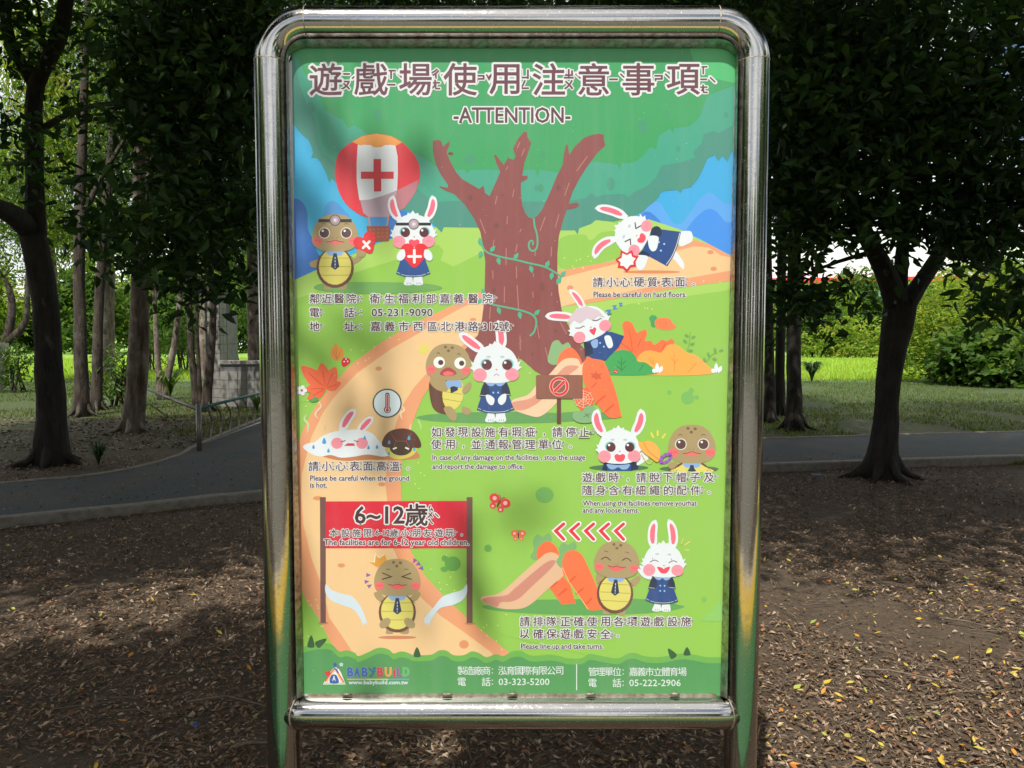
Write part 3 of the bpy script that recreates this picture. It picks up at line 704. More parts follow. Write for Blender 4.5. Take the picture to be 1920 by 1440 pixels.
class Print:
    def __init__(s): s.groups = {}; s.g = 'illustration'; s.boxes = []; s.T = [(0,0,1,0,1)]
    def tf(s, p):
        for (x, y, sc, rot, fl) in reversed(s.T):
            c, q = math.cos(rot), math.sin(rot); px, py = p[0]*sc*fl, p[1]*sc
            p = (x + px*c - py*q, y + px*q + py*c)
        return p
    def push(s, x, y, sc=1, rot=0, flip=1): s.T.append((x, y, sc, R(rot), flip))
    def pop(s): s.T.pop()
    def layer(s, xs, ys):
        b = (min(xs), min(ys), max(xs), max(ys)); L = 0
        for (q, l) in s.boxes:
            if l > L and q[0] < b[2] and q[2] > b[0] and q[1] < b[3] and q[3] > b[1]: L = l
        s.boxes.append((b, L+1)); return L+1
    def emit(s, V, F, col, L=None, jit=False):
        if L is None: L = s.layer([v[0] for v in V], [v[1] for v in V])
        mb = s.groups.setdefault(s.g, MB()); c = tuple(v*.86 for v in lin(col))
        if jit:                                # every piece a hair apart so none is coplanar
            for f in F:
                y = SIGN_Y - STEP*(L + .7*JR.random()); vs = []
                for i in f:
                    p = at_y(V[i][0], V[i][1], SIGN_Y); vs.append((p.x, y, p.z))
                mb.add(vs, [tuple(range(len(f)))], c)
            return L
        y = SIGN_Y - STEP*L
        vs = []
        for v in V:
            p = at_y(v[0], v[1], SIGN_Y); vs.append((p.x, y, p.z))
        mb.add(vs, F, c); return L
    def poly(s, pts, col, sm=False, raw=False):
        pts = [tuple(p) for p in pts]
        if sm: pts = catmull(pts, True, 5)
        pts = [s.tf(p) for p in pts]
        if not raw: pts = clip(pts)
        q = []
        for p in pts:
            if not q or abs(p[0]-q[-1][0])+abs(p[1]-q[-1][1]) > .02: q.append(p)
        if len(q) < 3: return
        tris = tessellate_polygon([[Vector((p[0], -p[1], 0)) for p in q]])
        F = []
        for t in tris:
            a, b, c = (q[i] for i in t)
            ar = (b[0]-a[0])*(c[1]-a[1]) - (b[1]-a[1])*(c[0]-a[0])
            F.append(t if ar < 0 else (t[0], t[2], t[1]))
        # image y points down: clockwise in image terms faces the camera (-Y)
        s.emit(q, F, col)
    def ell(s, cx, cy, rx, ry, col, rot=0, n=22, a0=0, a1=360):
        c, q = math.cos(R(rot)), math.sin(R(rot)); pts = []
        k = n if a1-a0 >= 360 else n+1
        for i in range(k):
            th = R(a0 + (a1-a0)*i/n); x, y = rx*math.cos(th), ry*math.sin(th)
            pts.append((cx+x*c-y*q, cy+x*q+y*c))
        s.poly(pts, col)
    def stroke(s, pts, w, col, sm=True, closed=False, taper=False):
        if sm: pts = catmull(pts, closed, 5)
        elif closed: pts = list(pts)+[pts[0]]
        pts = [s.tf(p) for p in pts]; sc = 1
        for t in s.T: sc *= t[2]
        hw = w*sc/2; V = []; F = []; n = len(pts)
        L_, R_ = [], []
        for i, p in enumerate(pts):
            a = pts[max(i-1, 0)]; b = pts[min(i+1, n-1)]
            if closed and sm: a = pts[(i-1) % n]; b = pts[(i+1) % n]
            d = (b[0]-a[0], b[1]-a[1]); l = math.hypot(*d) or 1; nx, ny = -d[1]/l, d[0]/l
            h = hw*(1 if not taper else (1-abs(2*i/(n-1)-1)**2)*.85+.15)
            if not sm and 0 < i < n-1:
                d1 = (p[0]-a[0], p[1]-a[1]); l1 = math.hypot(*d1) or 1
                cs = max(.35, abs((-d1[1]/l1)*nx + (d1[0]/l1)*ny)); h /= cs
            L_.append((p[0]+nx*h, p[1]+ny*h)); R_.append((p[0]-nx*h, p[1]-ny*h))
        V = L_ + R_; m = n if closed and sm else n-1
        for i in range(m):
            j = (i+1) % n
            F.append((i, n+i, n+j, j))
        # make every quad face the camera (clockwise seen with y down = counterclockwise with y up)
        G = []
        for f in F:
            ar = sum(V[f[k]][0]*V[f[(k+1) % 4]][1]-V[f[(k+1) % 4]][0]*V[f[k]][1] for k in range(4))
            G.append(f if ar < 0 else tuple(reversed(f)))
        s.emit(V, G, col)
        if w*sc > 3.2 and not taper and not closed:
            for p in (pts[0], pts[-1]):
                T = s.T; s.T = [(0,0,1,0,1)]; s.ell(p[0], p[1], hw, hw, col, n=10); s.T = T
PR = Print()
P_, E_, S_ = PR.poly, PR.ell, PR.stroke

# ---- lettering: glyph outlines come from the font built into Blender, turned into flat print
GL = {}
def glyph(txt):
    if txt in GL: return GL[txt]
    c = bpy.data.curves.new('t', 'FONT'); c.body = txt; c.resolution_u = 2
    o = bpy.data.objects.new('t', c); COL.objects.link(o)
    dg = bpy.context.evaluated_depsgraph_get()
    e = o.evaluated_get(dg); m = e.to_mesh()
    V = [(v.co.x, v.co.y) for v in m.vertices]; F = [tuple(p.vertices) for p in m.polygons]; e.to_mesh_clear()
    c.fill_mode = 'NONE'; dg.update(); e = o.evaluated_get(dg); m = e.to_mesh()
    EV = [(v.co.x, v.co.y) for v in m.vertices]; EE = [tuple(p.vertices) for p in m.edges]; e.to_mesh_clear()
    bpy.data.objects.remove(o); bpy.data.curves.remove(c)
    GL[txt] = (V, F, EV, EE); return GL[txt]
def put(txt, x, y, sx, sy, col, bold=0.0, outline=0.0, ocol=(225,228,232), rot=0, L=None):
    """x,y: pixel of the text origin (baseline left); sx,sy: pixels per em"""
    V, F, EV, EE = glyph(txt)
    if not V: return
    c, q = math.cos(R(rot)), math.sin(R(rot))
    tr = lambda p: (x + p[0]*sx*c + p[1]*sy*q, y + p[0]*sx*q - p[1]*sy*c)
    Vp = [tr(p) for p in V]; Ep = [tr(p) for p in EV]
    def thick(wd, colr, L):
        Q = []; G = []
        for a, b in EE:
            p, r = Ep[a], Ep[b]; d = (r[0]-p[0], r[1]-p[1]); l = math.hypot(*d)
            if l < 1e-4: continue
            ux, uy = d[0]/l*wd, d[1]/l*wd; e = .55
            k = len(Q)
            Q += [(p[0]-ux*e-uy, p[1]-uy*e+ux), (r[0]+ux*e-uy, r[1]+uy*e+ux), (r[0]+ux*e+uy, r[1]+uy*e-ux), (p[0]-ux*e+uy, p[1]-uy*e-ux)]
            G.append((k, k+3, k+2, k+1)); 
        # orientation
        H = []
        for f in G:
            ar = sum(Q[f[i]][0]*Q[f[(i+1) % 4]][1]-Q[f[(i+1) % 4]][0]*Q[f[i]][1] for i in range(4))
            H.append(f if ar < 0 else tuple(reversed(f)))
        PR.emit(Q, H, colr, L, jit=True)
    xs = [p[0] for p in Vp]; ys = [p[1] for p in Vp]; m = outline+bold
    if L is None: L = PR.layer([min(xs)-m, max(xs)+m], [min(ys)-m, max(ys)+m])
    if outline: 
        PR.boxes[-1] = (PR.boxes[-1][0], L+2)
        thick(outline, ocol, L); 
        PR.emit(Vp, F, ocol, L+.75)          # filled under the strokes, so counters read closed only where the outline reaches
    if bold: thick(bold, col, L+1)
    PR.emit(Vp, F, col, L+1.8)
    return L
ZH = dict(zip('遊戲場使用注意事項鄰近醫院衛生福利部嘉義電話地址市西區北港路號請小心硬質表面如發現設施有瑕疵停止並通報管理單位高溫歲本限朋友玩時脫下帽子及隨身含細繩的配件排隊正確各以保安全',
 'ㄧㄡˊ ㄒㄧˋ ㄔㄤˇ ㄕˇ ㄩㄥˋ ㄓㄨˋ ㄧˋ ㄕˋ ㄒㄧㄤˋ ㄌㄧㄣˊ ㄐㄧㄣˋ ㄧ ㄩㄢˋ ㄨㄟˋ ㄕㄥ ㄈㄨˊ ㄌㄧˋ ㄅㄨˋ ㄐㄧㄚ ㄧˋ ㄉㄧㄢˋ ㄏㄨㄚˋ ㄉㄧˋ ㄓˇ ㄕˋ ㄒㄧ ㄑㄩ ㄅㄟˇ ㄍㄤˇ ㄌㄨˋ ㄏㄠˋ ㄑㄧㄥˇ ㄒㄧㄠˇ ㄒㄧㄣ ㄧㄥˋ ㄓˊ ㄅㄧㄠˇ ㄇㄧㄢˋ ㄖㄨˊ ㄈㄚ ㄒㄧㄢˋ ㄕㄜˋ ㄕ ㄧㄡˇ ㄒㄧㄚˊ ㄘ ㄊㄧㄥˊ ㄓˇ ㄅㄧㄥˋ ㄊㄨㄥ ㄅㄠˋ ㄍㄨㄢˇ ㄌㄧˇ ㄉㄢ ㄨㄟˋ ㄍㄠ ㄨㄣ ㄙㄨㄟˋ ㄅㄣˇ ㄒㄧㄢˋ ㄆㄥˊ ㄧㄡˇ ㄨㄢˊ ㄕˊ ㄊㄨㄛ ㄒㄧㄚˋ ㄇㄠˋ ㄗ˙ ㄐㄧˊ ㄙㄨㄟˊ ㄕㄣ ㄏㄢˊ ㄒㄧˋ ㄕㄥˊ ㄉㄜ˙ ㄆㄟˋ ㄐㄧㄢˋ ㄆㄞˊ ㄉㄨㄟˋ ㄓㄥˋ ㄑㄩㄝˋ ㄍㄜˋ ㄧˇ ㄅㄠˇ ㄢ ㄑㄩㄢˊ'.split()))
TONE = {'ˊ': ((-.5,.4),(.5,-.45)), 'ˋ': ((-.4,-.45),(.5,.4)), 'ˇ': ((-.5,-.35),(-.1,.4),(.5,-.5)), '˙': ((-.1,0),(.1,0))}
PLUM = (78, 40, 58)
def zh(ch, cx, cy, size, col=PLUM, bold=.24, outline=1.7, read=True, ocol=(225,228,232)):
    if ch in '。，：':
        put(ch, cx-size*.5 + {'。': .28, '，': .28, '：': 0}[ch]*size, cy+size*.36, size, size, col, bold*.5, outline*.8, ocol); return
    big = size > 30
    r = ZH.get(ch) if read else None
    if r:                       # the phonetic signs sit first, so the outline of the character is not covered
        tone = [t for t in r if t in TONE]; r = [t for t in r if t not in TONE]
        k = len(r); s = size*(.36 if k < 3 else .32); x0 = cx + size*.68
        for i, t in enumerate(r):
            yy = cy + (i-(k-1)/2)*s*1.02
            put(t, x0-s*.5, yy+s*.38, s, s, col, s*.05, outline*(.62 if big else .5), ocol)
        if tone:
            ty = cy - (size*.10 if k < 3 else -size*.02); tx = x0+size*.31; q = size*.2
            pts = [(tx+a*q, ty+b*q) for a, b in TONE[tone[0]]]
            S_(pts, (size*.06+outline*1.1), ocol, sm=False); S_(pts, size*.055, col, sm=False)
    V = glyph(ch)[0]; ax, bx = min(v[0] for v in V), max(v[0] for v in V); ay, by = min(v[1] for v in V), max(v[1] for v in V)
    k = size*1.17
    put(ch, cx-(ax+bx)/2*k, cy+(ay+by)/2*k, k, k, col, bold, outline, ocol)
def zline(pairs, cy, size=17, **k):
    for ch, cx in pairs: zh(ch, cx, cy, size, **k)
def latin(txt, x0, x1, base, cap, col=PLUM, bold=.28, outline=1.3, ocol=(225,228,232), rot=0):
    V = glyph(txt)[0]; a = min(v[0] for v in V); b = max(v[0] for v in V)
    H = glyph('H')[0]; h = max(v[1] for v in H)
    sx = (x1-x0)/(b-a); sy = cap/h
    put(txt, x0-a*sx, base, sx, sy, col, bold, outline, ocol, rot)
# ------------------------------------------------------------------ the illustration
_k = [0]
def newg(n): _k[0] += 1; PR.g = '%s#%d' % (n, _k[0])
G0=(168,210,102); G1=(146,198,84); G2=(140,190,88); SALM=(232,160,118); SAND=(236,198,148)
TEAL1=(74,146,132); TEAL2=(68,164,138); GRN=(58,160,98); TRUNK=(140,76,76); WHT=(226,234,242); PINK=(240,112,136)
def zz(org, k, pts): return [(org[0]+p[0]/k, org[1]+p[1]/k) for p in pts]
PR.g = 'meadow_print'
P_([(530,80),(1400,80),(1400,1320),(530,1320)], G1)
PR.g = 'sky_print'
P_([(530,200),(700,200),(830,380),(830,430),(709,456),(587,509),(530,535)], (58,176,226))
newg('sky_print')
P_([(1400,230),(1400,500),(1366,478),(1274,430),(1200,405),(1080,420),(1180,300)], (62,170,228))
PR.g = 'hill_print'
P_([(530,378),(552,372),(568,380),(576,400),(578,430),(590,455),(600,480),(640,500),(560,530),(530,540)], (56,120,205), True)
P_(zz((540,370),5.334,[(350,200),(380,80),(440,35),(500,60),(560,130),(620,200),(640,420),(450,520),(300,420)]), (74,150,218), True)
P_([(718,460),(722,420),(740,400),(765,400),(775,460)], (58,124,208), True)
newg('hill_print')
P_(zz((1080,360),5.144,[(560,420),(640,190),(750,95),(820,115),(870,200),(940,300),(1020,300),(1100,200),(1200,60),(1290,10),(1370,60),(1440,110),(1560,140),(1560,560),(1000,420)]), (92,166,240), True)
P_(zz((1080,360),5.144,[(600,330),(640,210),(700,190),(760,230),(820,300),(820,420)]), (62,130,222), True)
P_(zz((1080,360),5.144,[(1040,390),(1150,250),(1240,175),(1300,160),(1360,190),(1440,290),(1560,300),(1600,700),(1470,612),(1200,450)]), (66,146,238))
PR.g = 'meadow_print'
P_([(530,535),(587,509),(650,482),(709,456),(742,445),(790,428),(830,425),(897,422),(1050,430),(1078,432),(1095,420),(1115,412),(1148,417),(1170,425),(1216,411),(1274,430),(1330,458),(1400,495),(1400,640),(530,640)], G0)
P_([(555,560),(581,552),(656,514),(740,488),(821,458),(832,470),(826,488),(850,500),(910,470),(910,700),(530,760),(530,575)], G1)
P_([(1050,448),(1095,440),(1104,450),(1114,447),(1128,436),(1160,436),(1180,470),(1120,495),(1050,502)], G1, True)
P_([(1370,540),(1360,545),(1180,570),(1080,600),(1000,640),(900,660),(790,760),(760,860),(760,940),(790,1050),(850,1120),(940,1190),(1400,1300)], G1)
PR.g = 'path_print'
P_([(1400,475),(1366,478),(1330,458),(1303,450),(1270,462),(1200,480),(1080,502),(1044,509),(908,543),(859,568),(793,598),(751,620),(712,644),(660,682),(622,723),(589,766),(568,805),(556,840),(556,1080),(574,1127),(595,1155),(619,1202),(640,1240),(975,1240),(920,1195),(886,1167),(843,1129),(796,1079),(770,1032),(753,938),(751,900),(755,857),(766,815),(777,784),(792,746),(812,717),(850,680),(890,650),(960,610),(1052,575),(1125,565),(1271,540),(1366,527),(1400,524)], SALM)
P_([(1400,490),(1350,478),(1329,464),(1300,462),(1270,470),(1158,494),(1080,514),(908,557),(860,580),(828,598),(787,624),(734,654),(669,700),(626,745),(605,775),(583,822),(566,889),(566,930),(569,983),(584,1046),(607,1108),(617,1157),(640,1190),(672,1240),(935,1240),(919,1221),(874,1188),(827,1155),(789,1120),(754,1065),(737,1027),(726,938),(722,900),(730,850),(742,796),(755,760),(775,728),(798,702),(850,660),(900,625),(960,600),(1050,576),(1100,562),(1197,543),(1294,521),(1366,508),(1400,502)], SAND)
for (x,y,rx,ry) in [(710,691,6,4),(716,908,7,4),(596,934,9,4),(640,1060,7,4),(870,1208,9,8),(887,600,6,4),(1332,473,6,4),(1338,504,6,4),(1069,540,6,5)]: E_(x,y,rx,ry,(222,148,108))
PR.g = 'canopy_print'
P_([(530,225),(551,234),(566,252),(579,263),(584,275),(587,287),(583,296),(592,295),(600,302),(612,326),(617,342),(622,334),(632,344),(660,366),(735,372),(752,392),(790,405),(812,420),(820,428),(828,436),(832,426),(897,427),(1050,432),(1078,432),(1083,440),(1086,428),(1108,420),(1118,412),(1150,415),(1180,408),(1206,397),(1216,386),(1223,381),(1235,370),(1238,362),(1246,358),(1270,356),(1276,362),(1280,354),(1295,351),(1308,336),(1317,319),(1327,296),(1340,291),(1347,302),(1354,292),(1364,303),(1370,287),(1400,270),(1400,80),(530,80)], TEAL1)
P_([(552,112),(562,160),(575,195),(590,221),(597,265),(606,287),(622,300),(640,318),(700,335),(780,352),(813,379),(855,377),(980,378),(1060,378),(1097,372),(1110,362),(1118,370),(1134,365),(1170,364),(1178,371),(1189,360),(1212,350),(1230,333),(1240,310),(1276,305),(1304,296),(1300,285),(1315,269),(1320,252),(1338,246),(1348,250),(1370,237),(1400,230),(1400,80),(552,80)], TEAL2)
P_([(540,80),(562,118),(572,140),(588,150),(600,180),(608,205),(634,221),(645,226),(652,240),(664,234),(680,244),(700,262),(759,283),(785,291),(800,300),(822,316),(855,318),(870,318),(876,326),(882,318),(911,318),(980,318),(1003,318),(1008,332),(1012,318),(1044,323),(1080,310),(1111,303),(1134,305),(1157,308),(1162,318),(1166,306),(1189,305),(1205,293),(1219,276),(1230,280),(1235,255),(1256,241),(1262,250),(1264,240),(1292,237),(1303,228),(1313,218),(1320,195),(1327,179),(1345,172),(1370,163),(1400,158),(1400,80)], GRN)
P_([(1300,80),(1400,80),(1400,150),(1350,150),(1310,130)], (74,188,116), True)
for (x,y,rx,ry) in [(709,216,8,12),(751,237,4,6),(881,299,12,9),(1204,238,9,13),(1250,211,4,6),(1018,290,5,7),(1014,353,5,8),(1006,353,4,6)]: E_(x,y,rx,ry,(66,152,112))
for (x,y,rx,ry) in [(583,202,8,11),(1145,345,8,13),(1006,353,4,6),(1361,216,4,6),(1272,279,4,6)]: E_(x,y,rx,ry,(70,150,130))
PR.g = 'pollen_print'
rs = random.Random(3)
for (x0,y0,x1,y1,n) in [(700,600,830,660,9),(640,655,700,690,5),(1050,478,1110,505,9),(1180,555,1230,580,4),(565,1120,610,1215,12),(760,850,800,960,12),(785,1040,880,1130,12),(880,1150,970,1220,9),(570,740,590,790,4),(1300,520,1360,540,2),(985,670,1010,715,3)]:
    for _ in range(n):
        x, y = rs.uniform(x0,x1), rs.uniform(y0,y1); E_(x, y, 1.3, 1.3, (222,236,130), n=7)
PR.g = 'spot_print'
for (x,y,rx,ry,c) in [(1289,746,12,12,(120,184,96)),(1296,732,5,5,(120,184,96)),(1306,745,5,4,(120,184,96)),(1255,736,4,4,(120,184,96)),(1021,928,17,15,(112,176,94)),(915,1028,7,7,(100,164,78)),(849,1057,15,14,(100,164,78)),(834,1047,6,6,(100,164,78)),(833,1067,7,5,(100,164,78)),(1320,1124,5,5,(126,186,92))]: E_(x,y,rx,ry,c)
newg('turf_print')
P_([(1310,1165),(1320,1160),(1325,1150),(1338,1144),(1345,1130),(1380,1120),(1380,1165)], (140,200,104))
newg('autumn_leaf_print')
# steaming wisps, leaves, flower, toadstool at the left
def leafblob(cx, cy, lobes, col, vein):
    for (a, l, wd) in lobes:
        PR.push(cx, cy, 1, a); P_([(0,0),(l*.35,-wd),(l*.7,-wd*.8),(l,0),(l*.7,wd*.8),(l*.35,wd)], col, True); PR.pop()
    for (a, l, wd) in lobes:
        PR.push(cx, cy, 1, a); S_([(l*.1,0),(l*.72,0)], 1.2, vein, sm=False); PR.pop()
leafblob(632,676,[(-70,26,8),(-110,26,8),(-95,32,8)],(222,146,66),(190,110,50))
leafblob(611,728,[(-138,62,14),(-100,48,13),(-65,44,12),(178,38,10),(-20,30,9),(150,40,10)],(234,104,66),(196,72,50))
newg('toadstool_print')
P_(zz((540,620),4.647,[(465,275),(480,240),(520,236),(545,262),(530,292),(490,316),(472,305)]), (206,40,56), True)
for p in [(645.5,678),(649,673),(652,677.5)]: E_(*p,1.4,1.4,(240,230,230),n=8)
newg('flower_print')
S_([(571,732),(583,738),(595,747)],1.3,(96,150,84)); P_([(580,751),(592,744),(598,750),(588,754)],(92,150,80),True)
for a in range(5): E_(566+6*math.cos(a*1.2566),732+6*math.sin(a*1.2566),4,4,(232,236,240),n=12)
E_(566,732,1.8,1.8,(220,70,90),n=8)
newg('steam_print')
for pts,c in [([(597,752),(602,762),(594,772),(592,778),(597,786)],(238,204,170)),([(575,776),(571,786),(578,796),(576,812)],(196,216,160)),([(753,760),(758,768),(751,775),(754,786)],(240,214,180)),([(733,790),(736,800),(733,806)],(232,196,160)),([(791,778),(785,788),(789,798),(788,806)],(170,212,130)),([(770,795),(769,808)],(238,196,160)),([(610,795),(610,808)],(222,190,150))]: newg('steam_print'); S_(pts,4.2,c,taper=True)
PR.g = 'tree_print'
Z4 = lambda pts: zz((800,240),3.6,pts)
P_(Z4([(40,88),(75,80),(98,88),(112,126),(155,86),(152,118),(134,165),(160,225),(200,300),(240,345),(290,375),(355,412),(362,405),(385,390),(394,438),(425,460),(465,370),(497,298),(470,235),(453,184),(466,180),(520,250),(552,198),(560,208),(588,214),(600,192),(590,165),(583,138),(615,75),(655,28),(678,30),(680,60),(706,102),(685,165),(660,230),(645,323),(683,322),(680,344),(636,368),(636,440),(645,520),(665,575),(690,605),(720,612),(750,590),(780,550),(820,465),(860,370),(885,310),(918,248),(925,180),(940,110),(953,118),(962,182),(1000,125),(1060,68),(1120,45),(1165,38),(1198,48),(1196,80),(1207,118),(1150,170),(1090,250),(1035,335),(985,430),(958,512),(1020,504),(1030,522),(1005,540),(945,552),(915,640),(892,730),(882,850),(882,960),(890,1100),(912,1230),(940,1300),(990,1400),(1070,1500),(1080,1560),(1080,1680),(800,1680),(730,1640),(640,1560),(500,1540),(330,1600),(245,1510),(300,1450),(345,1400),(372,1300),(385,1200),(392,1050),(395,900),(385,830),(362,700),(320,610),(260,520),(185,445),(130,425),(85,400),(88,393),(120,400),(142,404),(145,385),(95,315),(60,240),(42,160)]), TRUNK)
E_(845,288,5,3,(120,66,66)); 
for (x,y,rx,ry) in [(882,371,4,6),(1047,352,4,6),(942,366,3,3),(931,423,5,5),(1017,537,4,9),(926,545,4,5),(1041,621,4,4),(998,664,3,3)]: E_(x,y,rx,ry,(124,70,70))
for (a,b) in [((630,95),(612,135)),((660,140),(640,190)),((548,260),(535,285)),((590,415),(580,468)),((475,460),(463,515)),((545,595),(542,650)),((360,615),(398,715)),((640,680),(628,705)),((1085,190),(1012,292)),((962,370),(932,456)),((893,582),(868,672)),((800,600),(765,695)),((455,755),(448,800)),((537,810),(535,925)),((612,785),(600,835)),((735,830),(730,865)),((843,803),(840,868)),((446,960),(448,1020)),((605,935),(607,1015)),((525,1070),(524,1180)),((610,1060),(620,1220)),((716,1105),(720,1145)),((845,1110),(840,1130)),((430,1210),(425,1290)),((720,980),(722,1005)),((745,1330),(760,1420)),((630,1400),(632,1500)),((900,1310),(945,1390)),((800,1480),(820,1560)),((620,1540),(622,1590)),((340,1530),(385,1460))]:
    a, b = Z4([a, b]); S_([a, b], 1.7, (182,122,116), sm=False)
V1=(78,176,142)
S_(Z4([(724,610),(728,660),(745,720),(748,780),(738,818),(712,830),(692,810),(690,780),(702,762),(718,768),(716,790)]),3.2,V1)
S_(Z4([(368,750),(378,800),(410,840),(500,870),(600,890),(700,915),(790,935),(850,965),(900,1000),(900,1040)]),3.4,V1)
S_(Z4([(385,1110),(400,1160),(440,1190),(560,1215),(650,1235),(720,1265),(740,1310),(725,1375),(700,1400)]),3.4,V1)
def vleaf(x,y,a,l=14,wd=4,c=V1):
    PR.push(x,y,1,a); P_([(0,0),(l*.4,-wd),(l*.8,-wd*.5),(l,0),(l*.8,wd*.5),(l*.4,wd)],c,True); PR.pop()
for (x,y,a) in [(372,830,110),(365,790,-100),(430,835,-50),(480,875,75),(590,885,-55),(700,930,75),(805,940,-65),(848,975,100),(905,1005,-50),(897,1010,110),(480,1210,70),(625,1240,80),(728,1262,-45),(390,1130,-110),(375,1150,130)]:
    p = Z4([(x,y)])[0]; vleaf(p[0],p[1],a)
PR.g = 'shrub_print'
Z8 = lambda pts: zz((1000,540),4.8,pts)
def bl(pts,c,sm=True): P_(Z8(pts),c,sm)
bl([(700,570),(760,520),(725,470),(740,430),(810,430),(800,330),(840,296),(890,320),(930,400),(960,390),(1010,375),(1022,420),(1005,475),(1060,475),(1090,510),(1160,465),(1200,480),(1240,455),(1270,480),(1265,520),(1300,600),(1200,700),(800,640)],(250,116,72))
for pts in [[(855,370),(880,470),(890,570)],[(780,490),(840,530),(890,580)],[(970,455),(935,540)],[(1190,490),(1160,560)]]: S_(Z8(pts),1.4,(214,84,52))
bl([(935,640),(980,580),(1040,562),(1100,570),(1150,580),(1200,520),(1260,505),(1320,530),(1380,580),(1450,600),(1520,650),(1560,690),(1590,775),(930,775)],(252,172,84))
for pts in [[(1265,570),(1268,660),(1270,750)],[(1300,640),(1270,680)],[(1240,630),(1268,665)],[(1470,670),(1390,760)],[(1035,625),(1080,690)],[(1080,640),(1078,690)]]: S_(Z8(pts),1.2,(222,138,60))
bl([(620,775),(640,680),(690,600),(770,560),(850,562),(910,600),(940,660),(1000,668),(1050,700),(1100,775)],(66,166,92))
for pts in [[(792,620),(792,750)],[(830,655),(794,690)],[(758,655),(792,690)],[(835,700),(794,740)],[(750,700),(792,735)],[(990,690),(950,750)]]: S_(Z8(pts),1.2,(40,120,70))
for cx in (1113,1645):
    for (dx,h,a) in [(-35,45,-25),(0,90,0),(35,70,25)]:
        PR.push(*Z8([(cx+dx*.5,765)])[0],1/4.8,a); P_([(0,0),(-18,-h*.5),(0,-h),(18,-h*.5)],(232,240,250),True); PR.pop()
for x in (672,743):
    p = Z8([(x,752)])[0]; E_(p[0],p[1],4.2,3.6,(214,52,56)); E_(p[0]-1.4,p[1]-.5,.9,.9,WHT,n=7); E_(p[0]+1.4,p[1]+.6,.9,.9,WHT,n=7)
LG=(112,164,84)
for stem,lv in [([(1412,395),(1405,480),(1385,570)],[(1380,430,-150),(1440,445,-30),(1365,480,-140),(1430,505,-20),(1415,565,0)]),([(1655,585),(1610,600),(1555,670)],[(1635,560,-100),(1690,565,-20),(1575,600,-110),(1630,640,10),(1540,650,-100)])]:
    S_(Z8(stem),1.3,LG)
    for (x,y,a) in lv: PR.push(*Z8([(x,y)])[0],1,a); E_(0,0,4.6,2.8,LG,n=12); PR.pop()
# carrots with slides (the broken one and the whole one)
def carrot_top(x, y, s, c=(126,178,112)):
    PR.push(x, y, s); P_([(0,0),(-12,-6),(-10,-22),(-4,-40),(6,-44),(14,-36),(24,-40),(30,-28),(28,-8)], c, True); PR.pop()
def slide(x, y, s, broken):
    PR.push(x, y, s)
    if not broken: carrot_top(12,-6,1.0)
    else: carrot_top(12,-6,1.05,(132,178,124))
    P_([(12,2),(14,-18),(26,-30),(40,-30),(52,-14),(70,30),(84,88),(60,88),(30,40)],(250,116,72),True)
    if not broken:
        S_([(46,74),(62,60)],4,(222,90,56)); S_([(40,62),(30,70)],3,(222,90,56))
    PR.pop()
PR.g = 'slide_print'
E_(945,783,165,11,(98,158,92)); E_(1095,780,70,8,(98,158,92))
newg('slide_print')
carrot_top(1040,684,1.05,(138,182,130))
P_([(1044,690),(1048,668),(1058,655),(1072,652),(1084,664),(1092,682),(1092,702),(1050,702)],(250,116,72),True)
P_(Z8([(-170,1090),(-120,1120),(20,1160),(90,1140),(160,1085),(240,1000),(330,900),(470,740),(470,650),(430,690),(400,640),(330,630),(270,645),(220,690),(140,780),(40,860),(-50,960),(-190,1010)]),(238,204,170),True)
P_(Z8([(-180,1085),(-100,1100),(0,1060),(80,1000),(300,800),(400,720),(390,700),(290,705),(200,790),(80,890),(-20,990),(-190,1030)]),(222,152,130),True)
P_(Z8([(340,960),(430,1110),(470,1060),(540,1050),(560,980),(520,890),(440,900),(400,940)]),(242,104,64))
P_(Z8([(440,760),(450,680),(490,620),(550,610),(610,640),(650,690),(700,810),(750,960),(785,1120),(785,1160),(680,1163),(580,1050),(500,920),(455,850)]),(252,118,74),True)
S_(Z8([(720,1050),(650,1110)]),3.6,(226,92,58)); S_(Z8([(640,970),(560,1040)]),3.6,(226,92,58)); S_(Z8([(570,850),(520,900)]),3,(226,92,58))
P_(Z8([(510,765),(550,770),(565,745),(580,775),(620,765),(600,790),(615,820),(580,815),(565,835),(545,805),(515,815),(530,790)]),(214,90,58))
for a in range(8):
    q=Z8([(450+95*math.cos(a*.785),1000+85*math.sin(a*.785))])[0]; S_([Z8([(450,1000)])[0],q],.8,(250,214,190),sm=False)
for r in (.35,.62,.9): S_([Z8([(450+95*r*math.cos(a*.785),1000+85*r*math.sin(a*.785))])[0] for a in range(9)],.8,(250,214,190),sm=False)
P_(Z8([(352,1170),(370,1110),(430,1110),(480,1060),(540,1065),(570,1110),(600,1170),(540,1205),(420,1212)]),(130,176,128),True)
S_(Z8([(450,1160),(510,1130)]),1.4,(84,120,84),sm=False); S_(Z8([(465,1125),(500,1165)]),1.4,(84,120,84),sm=False)
newg('forbidden_sign_print')
P_([(1044,746),(1052,746),(1052,795),(1044,795)],(104,62,54))
P_([(1007,703),(1090,703),(1092,705),(1092,745),(1090,747),(1007,747),(1005,745),(1005,705)],(142,88,74))
E_(1048.5,724.5,18.5,18.5,(240,214,200)); E_(1048.5,724.5,17.6,17.6,(222,46,58)); E_(1048.5,724.5,12.8,12.8,(240,214,200)); E_(1048.5,724.5,11.8,11.8,(142,88,74))
S_([(1040,733),(1057,716)],6.6,(240,214,200),sm=False); S_([(1040,733),(1057,716)],5,(222,46,58),sm=False)
newg('slide_print')
Zb = lambda pts: zz((880,900),4.2353,pts)
